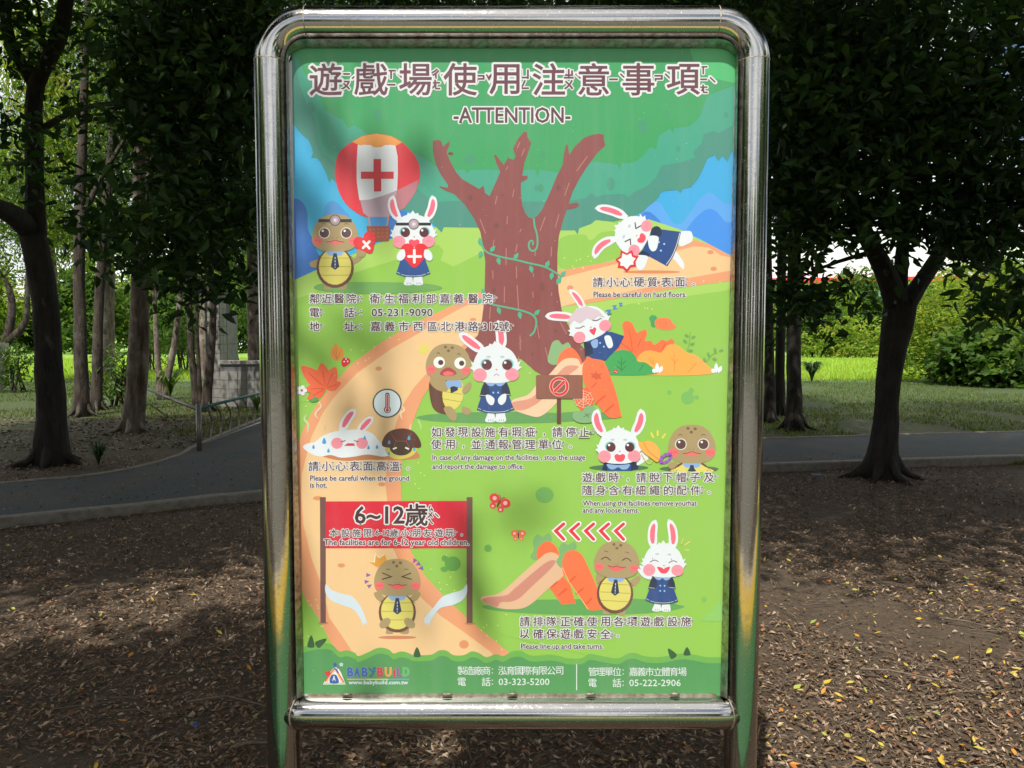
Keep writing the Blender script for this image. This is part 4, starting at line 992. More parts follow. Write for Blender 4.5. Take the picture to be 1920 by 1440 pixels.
P_(Zb([(100,1005),(160,990),(400,955),(900,945),(1100,940),(1500,950),(1660,990),(1700,1010),(1500,1050),(1000,1072),(500,1060),(200,1035)]),(96,164,88),True)
P_(Zb([(485,610),(510,560),(505,480),(540,432),(585,450),(625,422),(650,450),(645,500),(560,600),(530,635)]),(124,176,112),True)
P_(Zb([(535,610),(545,540),(590,495),(640,490),(690,530),(712,590),(700,640),(560,640)]),(250,112,68),True)
P_(Zb([(630,850),(740,755),(800,830),(845,980),(735,988)]),(248,112,70))
P_(Zb([(88,945),(110,922),(200,910),(280,870),(400,760),(560,620),(620,578),(680,580),(722,620),(745,700),(745,760),(640,850),(520,960),(430,1015),(330,1025),(230,1015),(120,975)]),(226,184,150),True)
P_(Zb([(100,955),(150,930),(290,915),(360,860),(560,690),(640,640),(685,645),(640,710),(480,860),(400,935),(330,965),(250,970),(220,1005),(150,985)]),(206,138,122),True)
P_(Zb([(690,650),(715,600),(712,540),(745,498),(785,515),(830,488),(852,520),(830,560),(745,620),(735,700)]),(124,176,112),True)
P_(Zb([(737,670),(750,600),(790,562),(845,560),(895,595),(930,660),(980,770),(1040,920),(1060,1020),(1050,1028),(945,1028),(880,930),(790,800),(745,740)]),(252,116,72),True)
for a,b in [((845,762),(790,812)),((905,858),(845,905)),((975,935),(925,985)),((700,805),(650,850)),((775,860),(705,915))]: S_(Zb([a,b]),3,(222,88,54))
S_(Zb([(737,690),(790,805),(880,935),(945,1028)]),1,(250,210,150),sm=False)
newg('carrot_print')
P_([(1220,604),(1217,597),(1222,591),(1230,593),(1233,602),(1229,613),(1221,612)],(70,160,96),True)
P_([(1229,600),(1240,596),(1256,598),(1261,606),(1267,610),(1264,616),(1250,619),(1234,616),(1228,610)],(250,126,80),True)
S_([(1238,602),(1239,609)],1,(220,90,60)); S_([(1247,602),(1248,610)],1,(220,90,60)); E_(1275,612,1.5,1.5,(250,150,90),n=7)
newg('butterfly_print')
def butterfly(x,y,s,rot,c):
    PR.push(x,y,s,rot)
    for k in (-1,1):
        E_(k*11,-6,10,9,c); E_(k*8,8,6,6,c); E_(k*11,-6,4,4,(250,180,190),n=12); E_(k*8,9,2.6,2.6,(250,180,190),n=10); S_([(0,-8),(k*3,-14),(k*6,-15)],1,(110,60,50))
    E_(0,0,2.2,8,(120,50,50)); PR.pop()
butterfly(935,944,1.0,25,(222,66,60)); newg('butterfly_print')
butterfly(972,1004,.68,0,(236,110,70))
PR.g = 'arrow_print'
for i in range(5):
    x = 1042+28*i
    S_([(x+15,982),(x,995),(x+15,1011)],11,(238,238,240),sm=False)
for i in range(5):
    x = 1042+28*i
    S_([(x+15,982),(x,995),(x+15,1011)],5.6,(226,44,66),sm=False)

# ---- rabbits and tortoises
def ear(p0, p1, p2, wd, tip=.75):
    def at(t): return tuple((1-t)**2*p0[a]+2*t*(1-t)*p1[a]+t*t*p2[a] for a in (0,1))
    def shape(k0, k1, f, mw):
        A=[];B=[]
        for i in range(11):
            t=k0+(k1-k0)*i/10; p=at(t); q=at(min(1,t+.02)); r=at(max(0,t-.02)); d=(q[0]-r[0],q[1]-r[1]); l=math.hypot(*d)
            u=i/10; prof=(math.sin(PI*min(1,u*.62+.36)))**.6 if u<1 else 0
            prof=max(0,min(1,(u*2.2+.5)))*math.sqrt(max(0,1-max(0,(u-.55)/.45)**2))
            A.append((p[0]-d[1]/l*mw*prof,p[1]+d[0]/l*mw*prof)); B.append((p[0]+d[1]/l*mw*prof,p[1]-d[0]/l*mw*prof))
        P_(A+B[::-1][1:],f)
    shape(0,1,WHT,wd); shape(.16,.86,PINK,wd*.52)
EYE=(92,44,52)
def eye(x,y,r,dark=EYE,lid=(122,196,204)):
    if lid: E_(x-(1.5 if x<0 else -1.5),y-1.5,r*1.1,r*1.05,lid)
    E_(x,y,r,r,dark); E_(x-r*.4 if x<30 else x+.4*r,y-r*.45,r*.26,r*.26,(245,245,250),n=9)
def rabbit(x,y,s=1,rot=0,ears=(((-18,-28),(-30,-52),(-48,-64),9),((14,-30),(18,-55),(10,-78),9)),eyes='open',mouth='sad',body='stand',arms=None,band=False,flip=1,hands=None,feet=True):
    PR.push(x,y,s,rot,flip)
    if body:
        DB=(34,74,140) if body!='doc' else (50,86,150); NV=(26,44,78)
        if feet:
            for k in (-1,1): P_([(k*8-6,76),(k*8-7,92),(k*10-9,106),(k*10+9,106),(k*10+8,92),(k*8+9,76)],WHT,True)
            for k in (-1,1):
                for q in (-3,1,5): S_([(k*10+q,102),(k*10+q+.6,106)],.8,(90,100,130),sm=False)
        P_([(-20,30),(20,30),(26,60),(35,84),(18,90),(0,91.5),(-18,90),(-35,84),(-27,60)],DB)
        S_([(-33,81),(-18,87),(0,88.5),(18,87),(33,81)],1.0,(210,214,190)) 
        for i in range(6):
            u=-27+i*10.5; S_([(u,86.2-abs(u)*.09),(u+3.2,86.6-abs(u+3)*.09)],1.9,DB,sm=False)
        if body=='stand' or body=='wave':
            P_([(-20,30),(-26,44),(-30,60),(-16,60),(-10,52),(-14,34)],NV); P_([(20,30),(26,44),(29,58),(16,57),(10,50),(14,34)],NV)
            S_([(-29,57),(-16,58)],1,(214,214,200),sm=False); S_([(15,55),(28,56)],1,(214,214,200),sm=False)
            for k in (-4,5): E_(k,52,1.8,1.8,(160,205,245),n=9)
            if body=='wave':
                for k in (-4,5): E_(k,63,1.8,1.8,(160,205,245),n=9)
        P_([(-17,30),(17,30),(14,38),(6,40),(0,36),(-6,40),(-14,38)],(140,176,226),True)
    if arms=='front':
        P_([(-18,57),(-10,57),(-2,64),(-4,74),(-10,75),(-16,68)],WHT,True); P_([(20,55),(12,56),(5,64),(6,72),(12,75),(19,68)],WHT,True)
    elif arms=='up':
        P_([(-20,32),(-36,28),(-50,14),(-46,10),(-36,14),(-20,20)],WHT,True); P_([(22,32),(36,26),(46,10),(50,4),(40,2),(22,14)],WHT,True)
    for e in ears: ear(*e)
    P_([(-42,8),(-40,-8),(-30,-26),(-12,-36),(10,-36),(30,-26),(41,-8),(43,8),(36,24),(18,33),(-18,33),(-36,24)],WHT,True)
    P_([(-14,-33),(-11,-40),(-6,-38),(-1,-45),(4,-38),(10,-40),(12,-33)],WHT)
    P_([(38,-2),(48,-8),(44,2),(50,4),(40,12)],WHT); P_([(-38,-2),(-46,-6),(-43,2),(-48,6),(-40,12)],WHT)
    E_(-29,19,13,12.5,(246,150,168)); E_(31,18,13,12,(246,150,168))
    for k in (-1,1):
        for q in (-5,0,5): S_([(k*30+q,16),(k*30+q+2,20)],.8,(224,104,130),sm=False)
    if eyes=='open': eye(-16,0,9.5); eye(22,0,9.5)
    elif eyes=='happy':
        for k in (-19,21): S_([(k-9,3),(k,-2),(k+9,1)],1.6,EYE)
        for k in (-1,1): S_([(k*20-2,-3),(k*20-3,-7)],.9,EYE,sm=False)
    elif eyes=='closed':
        for k in (-20,20): S_([(k-9,-3),(k,1),(k+9,0)],1.8,EYE); S_([(k+8,0),(k+11,3)],1,EYE,sm=False)
    elif eyes=='squint':
        S_([(-22,-8),(-11,0),(-22,7)],2.4,EYE,sm=False); S_([(26,-8),(15,0),(26,7)],2.4,EYE,sm=False)
    elif eyes=='hot':
        S_([(-24,0),(-14,-2)],1.8,EYE,sm=False); S_([(16,-2),(26,0)],1.8,EYE,sm=False)
    if not band:
        E_(-13,-15,4.2,2.2,(196,196,214)); E_(13,-15,4.2,2.2,(196,196,214))
    E_(2,9,2,1.5,(230,120,150),n=9)
    if mouth=='sad': S_([(-3,21),(2,17),(7,21)],1.1,(200,70,90))
    elif mouth=='o': P_([(-9,18),(-4,14),(2,16),(8,14),(13,18),(10,27),(2,30),(-6,27)],(240,84,104),True)
    elif mouth=='laugh': P_([(-12,12),(2,14),(15,11),(10,23),(2,26),(-6,23)],(240,70,96),True); P_([(-1,13),(3,13),(4,16),(0,16)],WHT)
    elif mouth=='heart': P_([(-4,14),(0,12),(4,14),(8,12),(11,16),(7,22),(1,27),(-3,20)],(230,74,96),True)
    elif mouth=='hot': P_([(-9,20),(-4,15),(9,15),(12,20),(0,20)],(210,66,84))
    if band:
        P_([(-36,-20),(36,-20),(36,-14),(-36,-14)],(48,42,46)); E_(1,-17,11,11,(70,66,70)); E_(1,-17,9.6,9.6,(180,160,172)); E_(1,-17,5,5,(206,190,200)); E_(1,-17,2,2,(236,230,236),n=9)
    PR.pop()
SK=(170,150,108); SHL=(108,70,56); BEL=(222,212,110)
def tortoise(x,y,s=1,rot=0,eyes='open',mouth='flat',arms='down',band=False,body=True,half=False):
    PR.push(x,y,s,rot)
    if body:
        if not half:
            for k in (-1,1): P_([(k*12-8,76),(k*13-8,92),(k*14-7,98),(k*14+6,98),(k*16+6,90),(k*14+8,72)],SK,True)
        if arms=='down':
            P_([(-24,40),(-38,44),(-47,48),(-46,56),(-36,58),(-24,54)],SK,True); P_([(24,44),(36,40),(48,28),(54,32),(48,44),(34,52),(24,54)],SK,True)
        elif arms=='up':
            P_([(-26,40),(-38,34),(-44,22),(-34,20),(-26,28),(-16,38)],SK,True); P_([(26,40),(38,34),(44,22),(34,20),(26,28),(16,38)],SK,True)
        elif arms=='wide':
            P_([(-26,46),(-36,40),(-38,24),(-30,24),(-22,34)],SK,True); P_([(26,46),(40,40),(48,26),(42,22),(30,30),(22,38)],SK,True)
        E_(0,58,35,38,SHL) if not half else P_([(-40,42),(-32,36),(-16,26),(16,26),(32,36),(42,42)],SHL,True)
        if not half:
            E_(0,56,30.5,34,BEL)
            for yy in (40,56,72):
                hw = 30*math.sqrt(max(0,1-((yy-56)/34)**2)); S_([(-hw,yy),(hw,yy)],1.3,(176,166,70),sm=False)
        else: P_([(-36,43),(-24,34),(-12,28),(12,28),(24,34),(38,43)],BEL,True)
        P_([(-15,24),(15,24),(14,33),(6,36),(0,32),(-6,36),(-14,33)],(140,176,226),True)
        P_([(-3,31),(3,31),(4,36),(8,56 if not half else 42),(0,62 if not half else 43),(-8,56 if not half else 42),(-4,36)],(30,50,84))
        if not half: S_([(0,38),(0,58)],1.4,(214,220,230),sm=False)
        for yy in (() if half else (42,48,54)): S_([(0,yy),(0,yy+2)],1.8,(30,50,84),sm=False)
        for k in (-1,1):
            for (a,b) in ((30,37),(33,40),(28,41)): E_(k*a,b,1,1,(110,86,60),n=6)
    P_([(-43,8),(-42,-10),(-32,-30),(-14,-41),(14,-41),(32,-30),(42,-10),(43,8),(36,20),(18,27),(-18,27),(-36,20)],SK,True)
    if not band:
        for (a,b) in ((-7,-36),(6,-35),(-1,-29)): E_(a,b,3.2,2.8,(122,98,68),n=10)
    E_(-33,8,9,7.5,(236,110,112)); E_(34,8,9,7.5,(236,110,112))
    for k in (-33,34):
        for q in (-4,0,4): S_([(k+q-1,6),(k+q+1,9)],.8,(200,60,80),sm=False)
    if eyes=='open':
        for k in (-20,21): E_(k,-7,10.6,10.6,(232,226,220)); E_(k,-7,9,9,(90,62,62)); E_(k-3,-11,2.2,2.2,(245,245,245),n=9); 
        for k in (-1,1): S_([(k*21-4,-23),(k*21,-25),(k*21+4,-23)],1.1,(100,74,50))
    elif eyes=='wide':
        for k in (-18,22): E_(k,-6,11,11,(240,240,240)); E_(k+3,-6,5,5,(80,50,48))
        for k in (-20,19): S_([(k-3,-22),(k,-25),(k+3,-22)],1.3,(90,64,44))
    elif eyes=='squint':
        S_([(-28,-16),(-11,-9),(-29,-4)],1.9,(50,34,30),sm=False); S_([(26,-16),(9,-9),(27,-4)],1.9,(50,34,30),sm=False)
        for k in (-1,1): S_([(k*17-4,-23),(k*17+4,-23)],1.2,(90,64,44),sm=False)
    elif eyes=='happy':
        for k in (-21,19): S_([(k-9,-6),(k,-11),(k+9,-5)],1.8,(80,54,40)); S_([(k-4,-23),(k+4,-21)],1.2,(90,64,44),sm=False)
    for k in (-4,3): E_(k,2,1,.8,(110,84,60),n=6)
    if mouth=='flat': P_([(-17,10),(-8,8),(0,6),(8,8),(17,10),(8,13),(0,15),(-8,13)],(236,112,112),True); S_([(-17,10),(-8,9),(0,6.5),(8,9),(17,10)],1.2,(130,60,60))
    elif mouth=='open': P_([(-16,16),(-10,7),(0,3),(10,7),(16,14),(6,18),(-6,19)],(170,70,76),True); P_([(-10,14),(0,10),(11,14),(4,18),(-6,19)],(240,110,110),True)
    elif mouth=='laugh': P_([(-17,6),(-6,6),(0,4),(8,6),(18,7),(8,13),(-2,15),(-10,12)],(236,100,104),True); S_([(-17,5),(-6,7),(0,5),(8,7),(18,6)],1.2,(120,56,50))
    if band:
        P_([(-31,-33),(31,-33),(31,-27),(-31,-27)],(48,42,46)); E_(0,-31,10.5,10.5,(70,66,70)); E_(0,-31,9,9,(172,152,164)); E_(0,-31,4.6,4.6,(204,188,198)); E_(0,-31,2,2,(236,230,236),n=9)
    PR.pop()
def heart(x,y,s,rot,c=(228,50,60)):
    PR.push(x,y,s,rot); P_([(0,20),(-12,9),(-21,-3),(-20,-14),(-12,-19),(-4,-17),(0,-12),(4,-17),(12,-19),(20,-14),(21,-3),(12,9)],c,True); PR.pop()
PR.g = 'balloon_print'
Z1 = lambda pts: zz((540,90),4.571,pts)
RD=(222,54,68)
P_(Z1([(402,1060),(415,960),(450,880),(550,805),(640,755),(760,738),(880,755),(975,805),(1070,900),(1120,990),(1132,1080),(1120,1160),(1070,1260),(1000,1350),(915,1410),(850,1450),(690,1450),(600,1420),(500,1340),(440,1240),(410,1140)]),RD,True)
P_(Z1([(598,830),(920,830),(940,930),(942,1080),(935,1230),(890,1400),(860,1450),(690,1450),(650,1400),(610,1290),(590,1150),(588,1000)]),(222,226,234))
P_(Z1([(615,1305),(700,1300),(820,1265),(935,1220),(1060,1160),(1120,1130),(1100,1220),(1060,1290),(1000,1370),(915,1420),(860,1450),(690,1450),(650,1420)]),(186,120,132))
P_(Z1([(622,1305),(700,1300),(820,1265),(933,1222),(915,1320),(890,1400),(860,1450),(690,1450),(645,1410)]),(186,162,178))
P_(Z1([(548,805),(640,755),(760,735),(880,755),(978,808),(930,838),(850,825),(800,850),(740,852),(690,825),(620,835)]),(234,158,78))
P_([(692,407),(727,407),(727,425),(692,425)],(74,150,218)); S_([(691,405),(694,424)],2.6,(206,150,110)); S_([(729,405),(726,424)],2.6,(206,150,110))
P_([(687,424),(732,424),(729,452),(702,452),(690,440)],(158,84,66))
for j in range(3):
    for i in range(5): S_([(692+i*8,430+j*7),(695+i*8,430+j*7)],1,(212,140,110),sm=False)
P_(Z1([(733,952),(798,952),(798,1060),(906,1060),(906,1122),(800,1122),(800,1230),(737,1230),(735,1122),(626,1122),(626,1060),(733,1060)]),(214,46,60))
newg('shadow_print')
# doctors
P_([(589,540),(610,531),(700,529),(800,532),(829,541),(780,548),(700,551),(620,547)],(112,168,92),True)
newg('tortoise_print')
tortoise(628.5,444,1,0,'open','flat','down',band=True)
E_(677,474,9,9,SK); heart(687,457,1.0,-28,(226,52,62)); S_([(682,453),(693,466)],4.6,(238,238,240),sm=False); S_([(693,453),(681,465)],4.6,(238,238,240),sm=False)
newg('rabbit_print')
rabbit(775,436,.92,0,ears=(((-26,-24),(-50,-50),(-40,-76),9.5),((24,-24),(46,-50),(38,-76),9.5)),mouth='o',body='doc',band=True)
heart(777,479,1.18,0); S_([(777,469),(777,492)],5,(238,238,240),sm=False); S_([(766,481),(789,481)],5,(238,238,240),sm=False)
P_([(744,480),(750,470),(758,468),(760,480),(754,488),(746,488)],WHT,True); P_([(811,480),(806,470),(797,468),(795,480),(801,488),(809,488)],WHT,True)
# tumbling rabbit
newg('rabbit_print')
E_(1222,510,54,3,(222,140,96))
PR.push(1240,437,1,0)
P_([(32,0),(52,-4),(58,2),(58,14),(50,20),(34,24)],WHT,True); P_([(18,42),(30,56),(40,68),(43,62),(40,52),(26,34)],WHT,True)
PR.pop()
P_(zz((1080,360),5.144,[(735,375),(820,360),(1012,385),(980,520),(940,620),(880,718),(700,620),(620,600)]),(34,74,140))
S_(zz((1080,360),5.144,[(1000,395),(970,510),(925,620),(870,700)]),1.4,(214,214,190))
P_(zz((1080,360),5.144,[(720,420),(735,350),(780,330),(820,360),(815,430)]),(26,44,78),True); P_(zz((1080,360),5.144,[(600,600),(640,560),(710,600),(700,625)]),(26,44,78))
P_(zz((1080,360),5.144,[(700,430),(790,430),(790,500),(770,560),(730,570),(700,520)]),WHT,True); P_(zz((1080,360),5.144,[(600,610),(690,620),(680,680),(650,740),(610,755),(580,710),(585,650)]),WHT,True)
for p in [(850,502),(818,565),(798,484)]: E_(*zz((1080,360),5.144,[p])[0],1.9,1.9,(170,205,240),n=9)
rabbit(1186,440,.86,-62,ears=(((-24,-26),(-54,-64),(-86,-48),10.5),((26,-28),(30,-68),(12,-100),10.5)),eyes='squint',mouth='o',body=None)
P_(zz((1080,360),5.144,[(430,560),(490,590),(540,560),(555,610),(605,620),(570,670),(580,720),(530,725),(490,775),(450,735),(400,730),(410,685),(378,650),(425,620)]),(218,48,60)); P_(zz((1080,360),5.144,[(445,590),(490,610),(530,590),(540,625),(575,640),(550,675),(555,700),(520,705),(490,745),(460,715),(425,710),(430,680),(405,655),(440,635)]),(236,236,242))
E_(1182,454,0.1,0.1,WHT,n=4)
# sleeping rabbit
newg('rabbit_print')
P_([(1094,640),(1118,622),(1145,622),(1170,630),(1160,650),(1135,676),(1110,672),(1097,665)],(34,74,140)); P_([(1094,640),(1110,645),(1112,664),(1097,668)],(26,44,78)); P_([(1133,632),(1144,630),(1149,648),(1140,652)],WHT,True)
P_([(1108,641),(1120,636),(1120,650),(1112,652)],(140,176,226),True)
for p in [(1125,643),(1132,650)]: E_(*p,1.8,1.8,(160,205,245),n=9)
rabbit(1103,607,.88,-24,ears=(((-20,-22),(-50,-42),(-78,-52),10),((2,-30),(6,-56),(-8,-84),8)),eyes='closed',mouth='heart',body=None)
P_([(1066,598),(1080,580),(1100,574),(1122,582),(1134,596),(1122,592),(1112,600),(1100,596),(1088,606),(1076,600),(1068,610)],(214,196,210))
for i,(x,y,h) in enumerate([(1137,589,9),(1149,580,8),(1161,574,6.5)]): latin('z',x,x+h,y,h*1.25,(72,140,206),.5,0,rot=-8)
# worried pair
newg('tortoise_print')
P_([(784,660),(790,652),(788,644),(796,648),(803,642),(802,650),(808,656),(798,658),(800,668),(790,662)],(222,214,100),True)
P_([(805,735),(806,715),(820,700),(850,700),(850,770),(830,776),(812,765)],(104,66,54),True)
PR.push(856,735,1,8); E_(-6,3,20,32,BEL)
for yy in (-12,2,16): S_([(-24,yy),(12,yy+1)],1.2,(176,166,70),sm=False)
P_([(-6,-24),(0,-24),(2,-4),(-10,4),(-13,-6)],(30,50,84)); PR.pop()
P_([(806,716),(812,704),(826,706),(842,722),(836,734),(818,730)],SK,True); P_([(868,728),(880,716),(884,722),(878,734),(868,738)],SK,True)
P_([(832,766),(845,762),(856,776),(854,788),(844,786)],SK,True); P_([(868,762),(880,766),(884,772),(876,778),(866,772)],SK,True)
P_([(838,714),(864,714),(864,727),(850,724),(840,728)],(140,176,226),True)
tortoise(841,686,.98,2,'wide','open',body=False)
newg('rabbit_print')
rabbit(929,684,1,0,ears=(((-20,-24),(-50,-44),(-68,-60),10),((10,-28),(14,-56),(4,-84),10)),eyes='open',mouth='sad',arms='front')
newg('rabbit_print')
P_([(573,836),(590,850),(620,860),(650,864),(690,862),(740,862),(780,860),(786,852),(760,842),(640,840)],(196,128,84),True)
P_([(568,838),(578,831),(590,829),(604,818),(624,810),(650,806),(680,806),(700,814),(714,830),(730,838),(740,848),(720,856),(690,852),(665,856),(640,858),(620,853),(600,856),(582,850)],WHT,True)
ear((640,810),(650,780),(668,768),9); ear((672,812),(686,792),(700,782),8)
E_(632,831,11,10.5,(240,146,164)); E_(679,831,11,10.5,(240,146,164)); S_([(640,828),(648,826)],1.6,EYE,sm=False); S_([(664,826),(672,828)],1.6,EYE,sm=False)
P_([(645,836),(652,831),(664,831),(666,836)],(206,64,86)); 
def drop(x,y,h=5): PR.push(x,y,h/5.); P_([(0,-6),(3.4,1),(2.6,4),(0,5),(-2.6,4),(-3.4,1)],(70,160,216),True); PR.pop()
for p in [(608,827,5.5),(588,838,3.6),(616,845,3.6),(684,821,3.6),(691,839,3.6),(707,838,3.6)]: drop(*p)
newg('tortoise_print')
P_([(722,842),(740,832),(770,832),(782,838),(776,852),(754,861),(734,858)],(206,196,100),True)
P_([(717,836),(720,820),(732,808),(754,803),(774,808),(786,822),(789,838),(770,840),(737,840)],(88,50,44),True); E_(752,840,21,14,(70,52,42))
S_([(733,812),(743,827),(761,827),(772,812)],1,(150,84,74),sm=False); S_([(743,827),(738,838)],1,(150,84,74),sm=False); S_([(761,827),(768,838)],1,(150,84,74),sm=False)
S_([(737,842),(744,839)],3,(232,232,226),sm=False); S_([(760,839),(767,842)],3,(232,232,226),sm=False)
for p in [(730,829,3.8),(767,821,4),(777,842,3.4),(729,850,3.4)]: drop(*p)
newg('thermometer_print')
E_(726,756,27.5,27.5,(50,62,80)); E_(726,756,25,25,(214,230,238)); S_([(726.5,740),(726.5,767)],8,(50,48,54)); E_(726.5,768,6.4,6.4,(50,48,54)); S_([(726.5,741),(726.5,767)],5,(232,232,234)); E_(726.5,768.5,4.6,4.6,(232,232,234)); S_([(726.5,741),(726.5,768)],3.4,(222,56,64)); E_(726.5,769,3.2,3.2,(222,56,64))
newg('shadow_print')
E_(1160,877,56,6,(72,118,76)); E_(1292,879,56,6,(72,118,76))
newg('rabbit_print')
P_([(1127,882),(1132,868),(1146,862),(1180,862),(1194,868),(1196,880),(1184,883),(1137,883)],(36,76,140)); P_([(1129,880),(1134,868),(1140,866),(1138,883)],(26,44,78)); P_([(1182,883),(1184,866),(1196,868),(1197,878)],(26,44,78))
P_([(1138,870),(1158,872),(1180,870),(1176,879),(1166,880),(1159,876),(1150,880),(1142,878)],(140,176,226),True)
P_([(1194,872),(1208,866),(1216,858),(1206,846),(1198,852)],WHT,True)
rabbit(1160,838,.92,0,ears=(((-26,-22),(-54,-50),(-42,-78),10.5),((26,-22),(52,-50),(44,-78),10.5)),mouth='o',body=None)
newg('hat_print')
P_([(1196,830),(1206,828),(1214,826),(1226,830),(1236,842),(1237,858),(1232,866),(1222,860),(1204,846)],(240,176,84),True); S_([(1206,829),(1216,846),(1236,862)],1.6,(220,140,60)); S_([(1202,850),(1212,866),(1220,868),(1222,862)],1.2,(236,200,110))
for (a,b) in [((1221,812),(1225,820)),((1233,808),(1233,816)),((1247,814),(1242,821))]: S_([a,b],3.4,(236,214,84),sm=False,)
newg('tortoise_print')
P_([(1252,872),(1262,866),(1272,870),(1274,884),(1262,882)],SK,True); P_([(1320,874),(1334,882),(1320,884)],SK)
tortoise(1297,840,1.03,0,'open','flat',arms=None,half=True)
newg('bracelet_print')
for i in range(16):
    a=i*PI/8; x,y=11*math.cos(a),6.5*math.sin(a); PR.push(1248,859,1,-35); E_(x,y,3,3,(150,84,190) if i%2 else (168,98,206),n=9); PR.pop()
# finish line
PR.g='banner_print'
E_(606,1168,10,2.4,(200,132,96)); E_(881,1169,10,2.4,(200,132,96))
P_([(611,940),(876,939),(876,1028),(611,1028)],(214,42,66)); P_([(600,932),(611,932),(611,1168),(601,1168)],(116,82,80)); P_([(875,932),(886,932),(886,1168),(875,1168)],(116,82,80))
newg('ribbon_print')
P_([(611,1095),(622,1106),(645,1114),(660,1118),(675,1135),(686,1160),(688,1170),(684,1168),(682,1173),(679,1168),(676,1160),(662,1142),(640,1134),(622,1126),(611,1113)],(208,224,236),True)
newg('ribbon_print')
P_([(875,1095),(866,1106),(846,1112),(828,1120),(812,1140),(797,1158),(797,1170),(801,1168),(804,1172),(807,1166),(812,1156),(826,1140),(850,1134),(866,1126),(875,1113)],(208,224,236),True)
newg('tortoise_print')
E_(745,1195,36,3.2,(206,132,94))
P_([(691,1053),(702,1054),(705,1042),(711,1047),(722,1040),(726,1052),(708,1064)],(226,160,66)); S_([(692,1052),(702,1054),(704,1036),(712,1046),(720,1040)],1,(240,236,220),sm=False)
tortoise(745,1090,1.0,0,'squint','laugh','up'); E_(722,1168,12,8,SK,-40); E_(768,1168,12,8,SK,40); 
for (x,y,a) in [(687,1078,0),(684,1091,-10),(690,1100,-30),(779,1048,120),(787,1055,150),(793,1064,170)]: PR.push(x,y,1,a); P_([(0,-4),(9,0),(0,4)],(134,92,170)); PR.pop()
# queueing pair
newg('tortoise_print')
tortoise(1156,1056,.98,3,'happy','laugh','wide')
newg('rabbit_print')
P_([(1199,1066),(1196,1070),(1206,1082),(1220,1086),(1220,1074)],WHT,True); 
rabbit(1243,1052,.88,2,ears=(((-20,-26),(-30,-60),(-18,-88),10),((18,-26),(26,-60),(8,-90),10)),eyes='happy',mouth='laugh',body='wave',arms='up')
for (a,b) in [((1277,1020),(1281,1009)),((1283,1022),(1294,1015)),((1284,1031),(1292,1031))]: S_([a,b],1.8,(232,214,104),sm=False)
# hedge band at the foot
PR.g='hedge_print'
LB=[(540,1222),(560,1216),(585,1208),(604,1206),(622,1208),(636,1221),(650,1219),(666,1224),(672,1230),(692,1222),(704,1216),(716,1214),(730,1218),(738,1225),(752,1221),(766,1224),(776,1228),(800,1228),(812,1226),(824,1219),(838,1220),(850,1228),(870,1228),(884,1221),(898,1224),(912,1232),(930,1226),(944,1230),(958,1222),(976,1220),(992,1228),(1010,1229),(1030,1227),(1050,1230),(1064,1234),(1090,1234),(1104,1226),(1120,1228),(1140,1232),(1160,1234),(1175,1226),(1190,1224),(1208,1230),(1230,1232),(1250,1230),(1270,1226),(1285,1225),(1305,1228),(1325,1232),(1345,1232),(1370,1233),(1370,1320),(540,1320)]
def bumps(pts,c): P_(catmull(pts[:-2],False,3)+pts[-2:],c)
bumps(LB,(110,176,84)); bumps([(x,y+ (11 if y<1300 else 0)) for x,y in LB],(84,152,92))
for (x,y,a,l) in [(583,1213,-88,22),(594,1210,-35,22),(782,1231,-90,18),(1264,1232,-125,20),(1288,1228,-90,15)]:
    PR.push(x,y,1,a); P_([(0,-6),(l*.5,-5),(l,0),(l*.5,5),(0,6)],(50,92,58),True); PR.pop()
# ------------------------------------------------------------------ words
PR.g='title_lettering'
for ch,cx in zip('遊戲場使用注意事項',[611,696,779,863,946,1029,1113,1197,1281]): zh(ch,cx,149,55,(104,58,74),.8,4.6)
latin('-ATTENTION-',851,1069,230,28,(92,58,68),.6,3.0)
PR.g='notice_lettering'
zline(list(zip('鄰近醫院：衛生福利部嘉義醫院',[590,613,636,659,681,703,730,756,782,808,834,860,887,914])),560)
zline(list(zip('電話：',[590,655,681])),586); latin('05-231-9090',697,811,593,14,bold=.3,outline=1.5)
zline(list(zip('地址：嘉義市西區北港路',[590,655,681,704,731,757,784,811,836,862,887])),612); latin('312',905,936,619,14,bold=.3,outline=1.5); zh('號',945,612,17)
zline(list(zip('請小心硬質表面。',[1121,1146,1172,1198,1223,1249,1275,1301])),529); latin('Please be careful on hard floors.',1113,1287,557,10)
zline(list(zip('如發現設施有瑕疵，請停止',[818,844,868,893,919,944,969,994,1020,1045,1070,1095])),810)
zline(list(zip('使用，並通報管理單位。',[818,844,869,893,919,944,969,994,1019,1044,1070])),833)
latin('In case of any damage on the facilities , stop the usage',811,1097,862,9.5); latin('and report the damage to office.',811,982,879,9.5)
zline(list(zip('請小心表面高溫。',[588,613,639,665,690,715,740,766])),874); latin('Please be careful when the ground',582,767,901,9.5); latin('is hot.',582,613,914,9.5)
zline(list(zip('遊戲時，請脫下帽子及',[1101,1126,1151,1177,1202,1227,1252,1277,1303,1329])),895)
zline(list(zip('隨身含有細繩的配件。',[1101,1126,1151,1176,1201,1227,1253,1278,1304,1330])),919)
latin('When using the facilities remove yourhat',1093,1306,948,9.5); latin('and any loose items.',1093,1198,961,9.5)
zline(list(zip('請排隊正確使用各項遊戲設施',[984,1009,1034,1060,1085,1110,1135,1160,1185,1210,1235,1261,1286])),1165)
zline(list(zip('以確保遊戲安全。',[984,1009,1034,1060,1085,1110,1135,1159])),1188); latin('Please line up and take turns.',977,1131,1216,9.5)
PR.g='age_lettering'
latin('6~12',666,758,981,31,(72,50,56),.9,3.4); zh('歲',781,965,38,(72,50,56),.9,3.2)
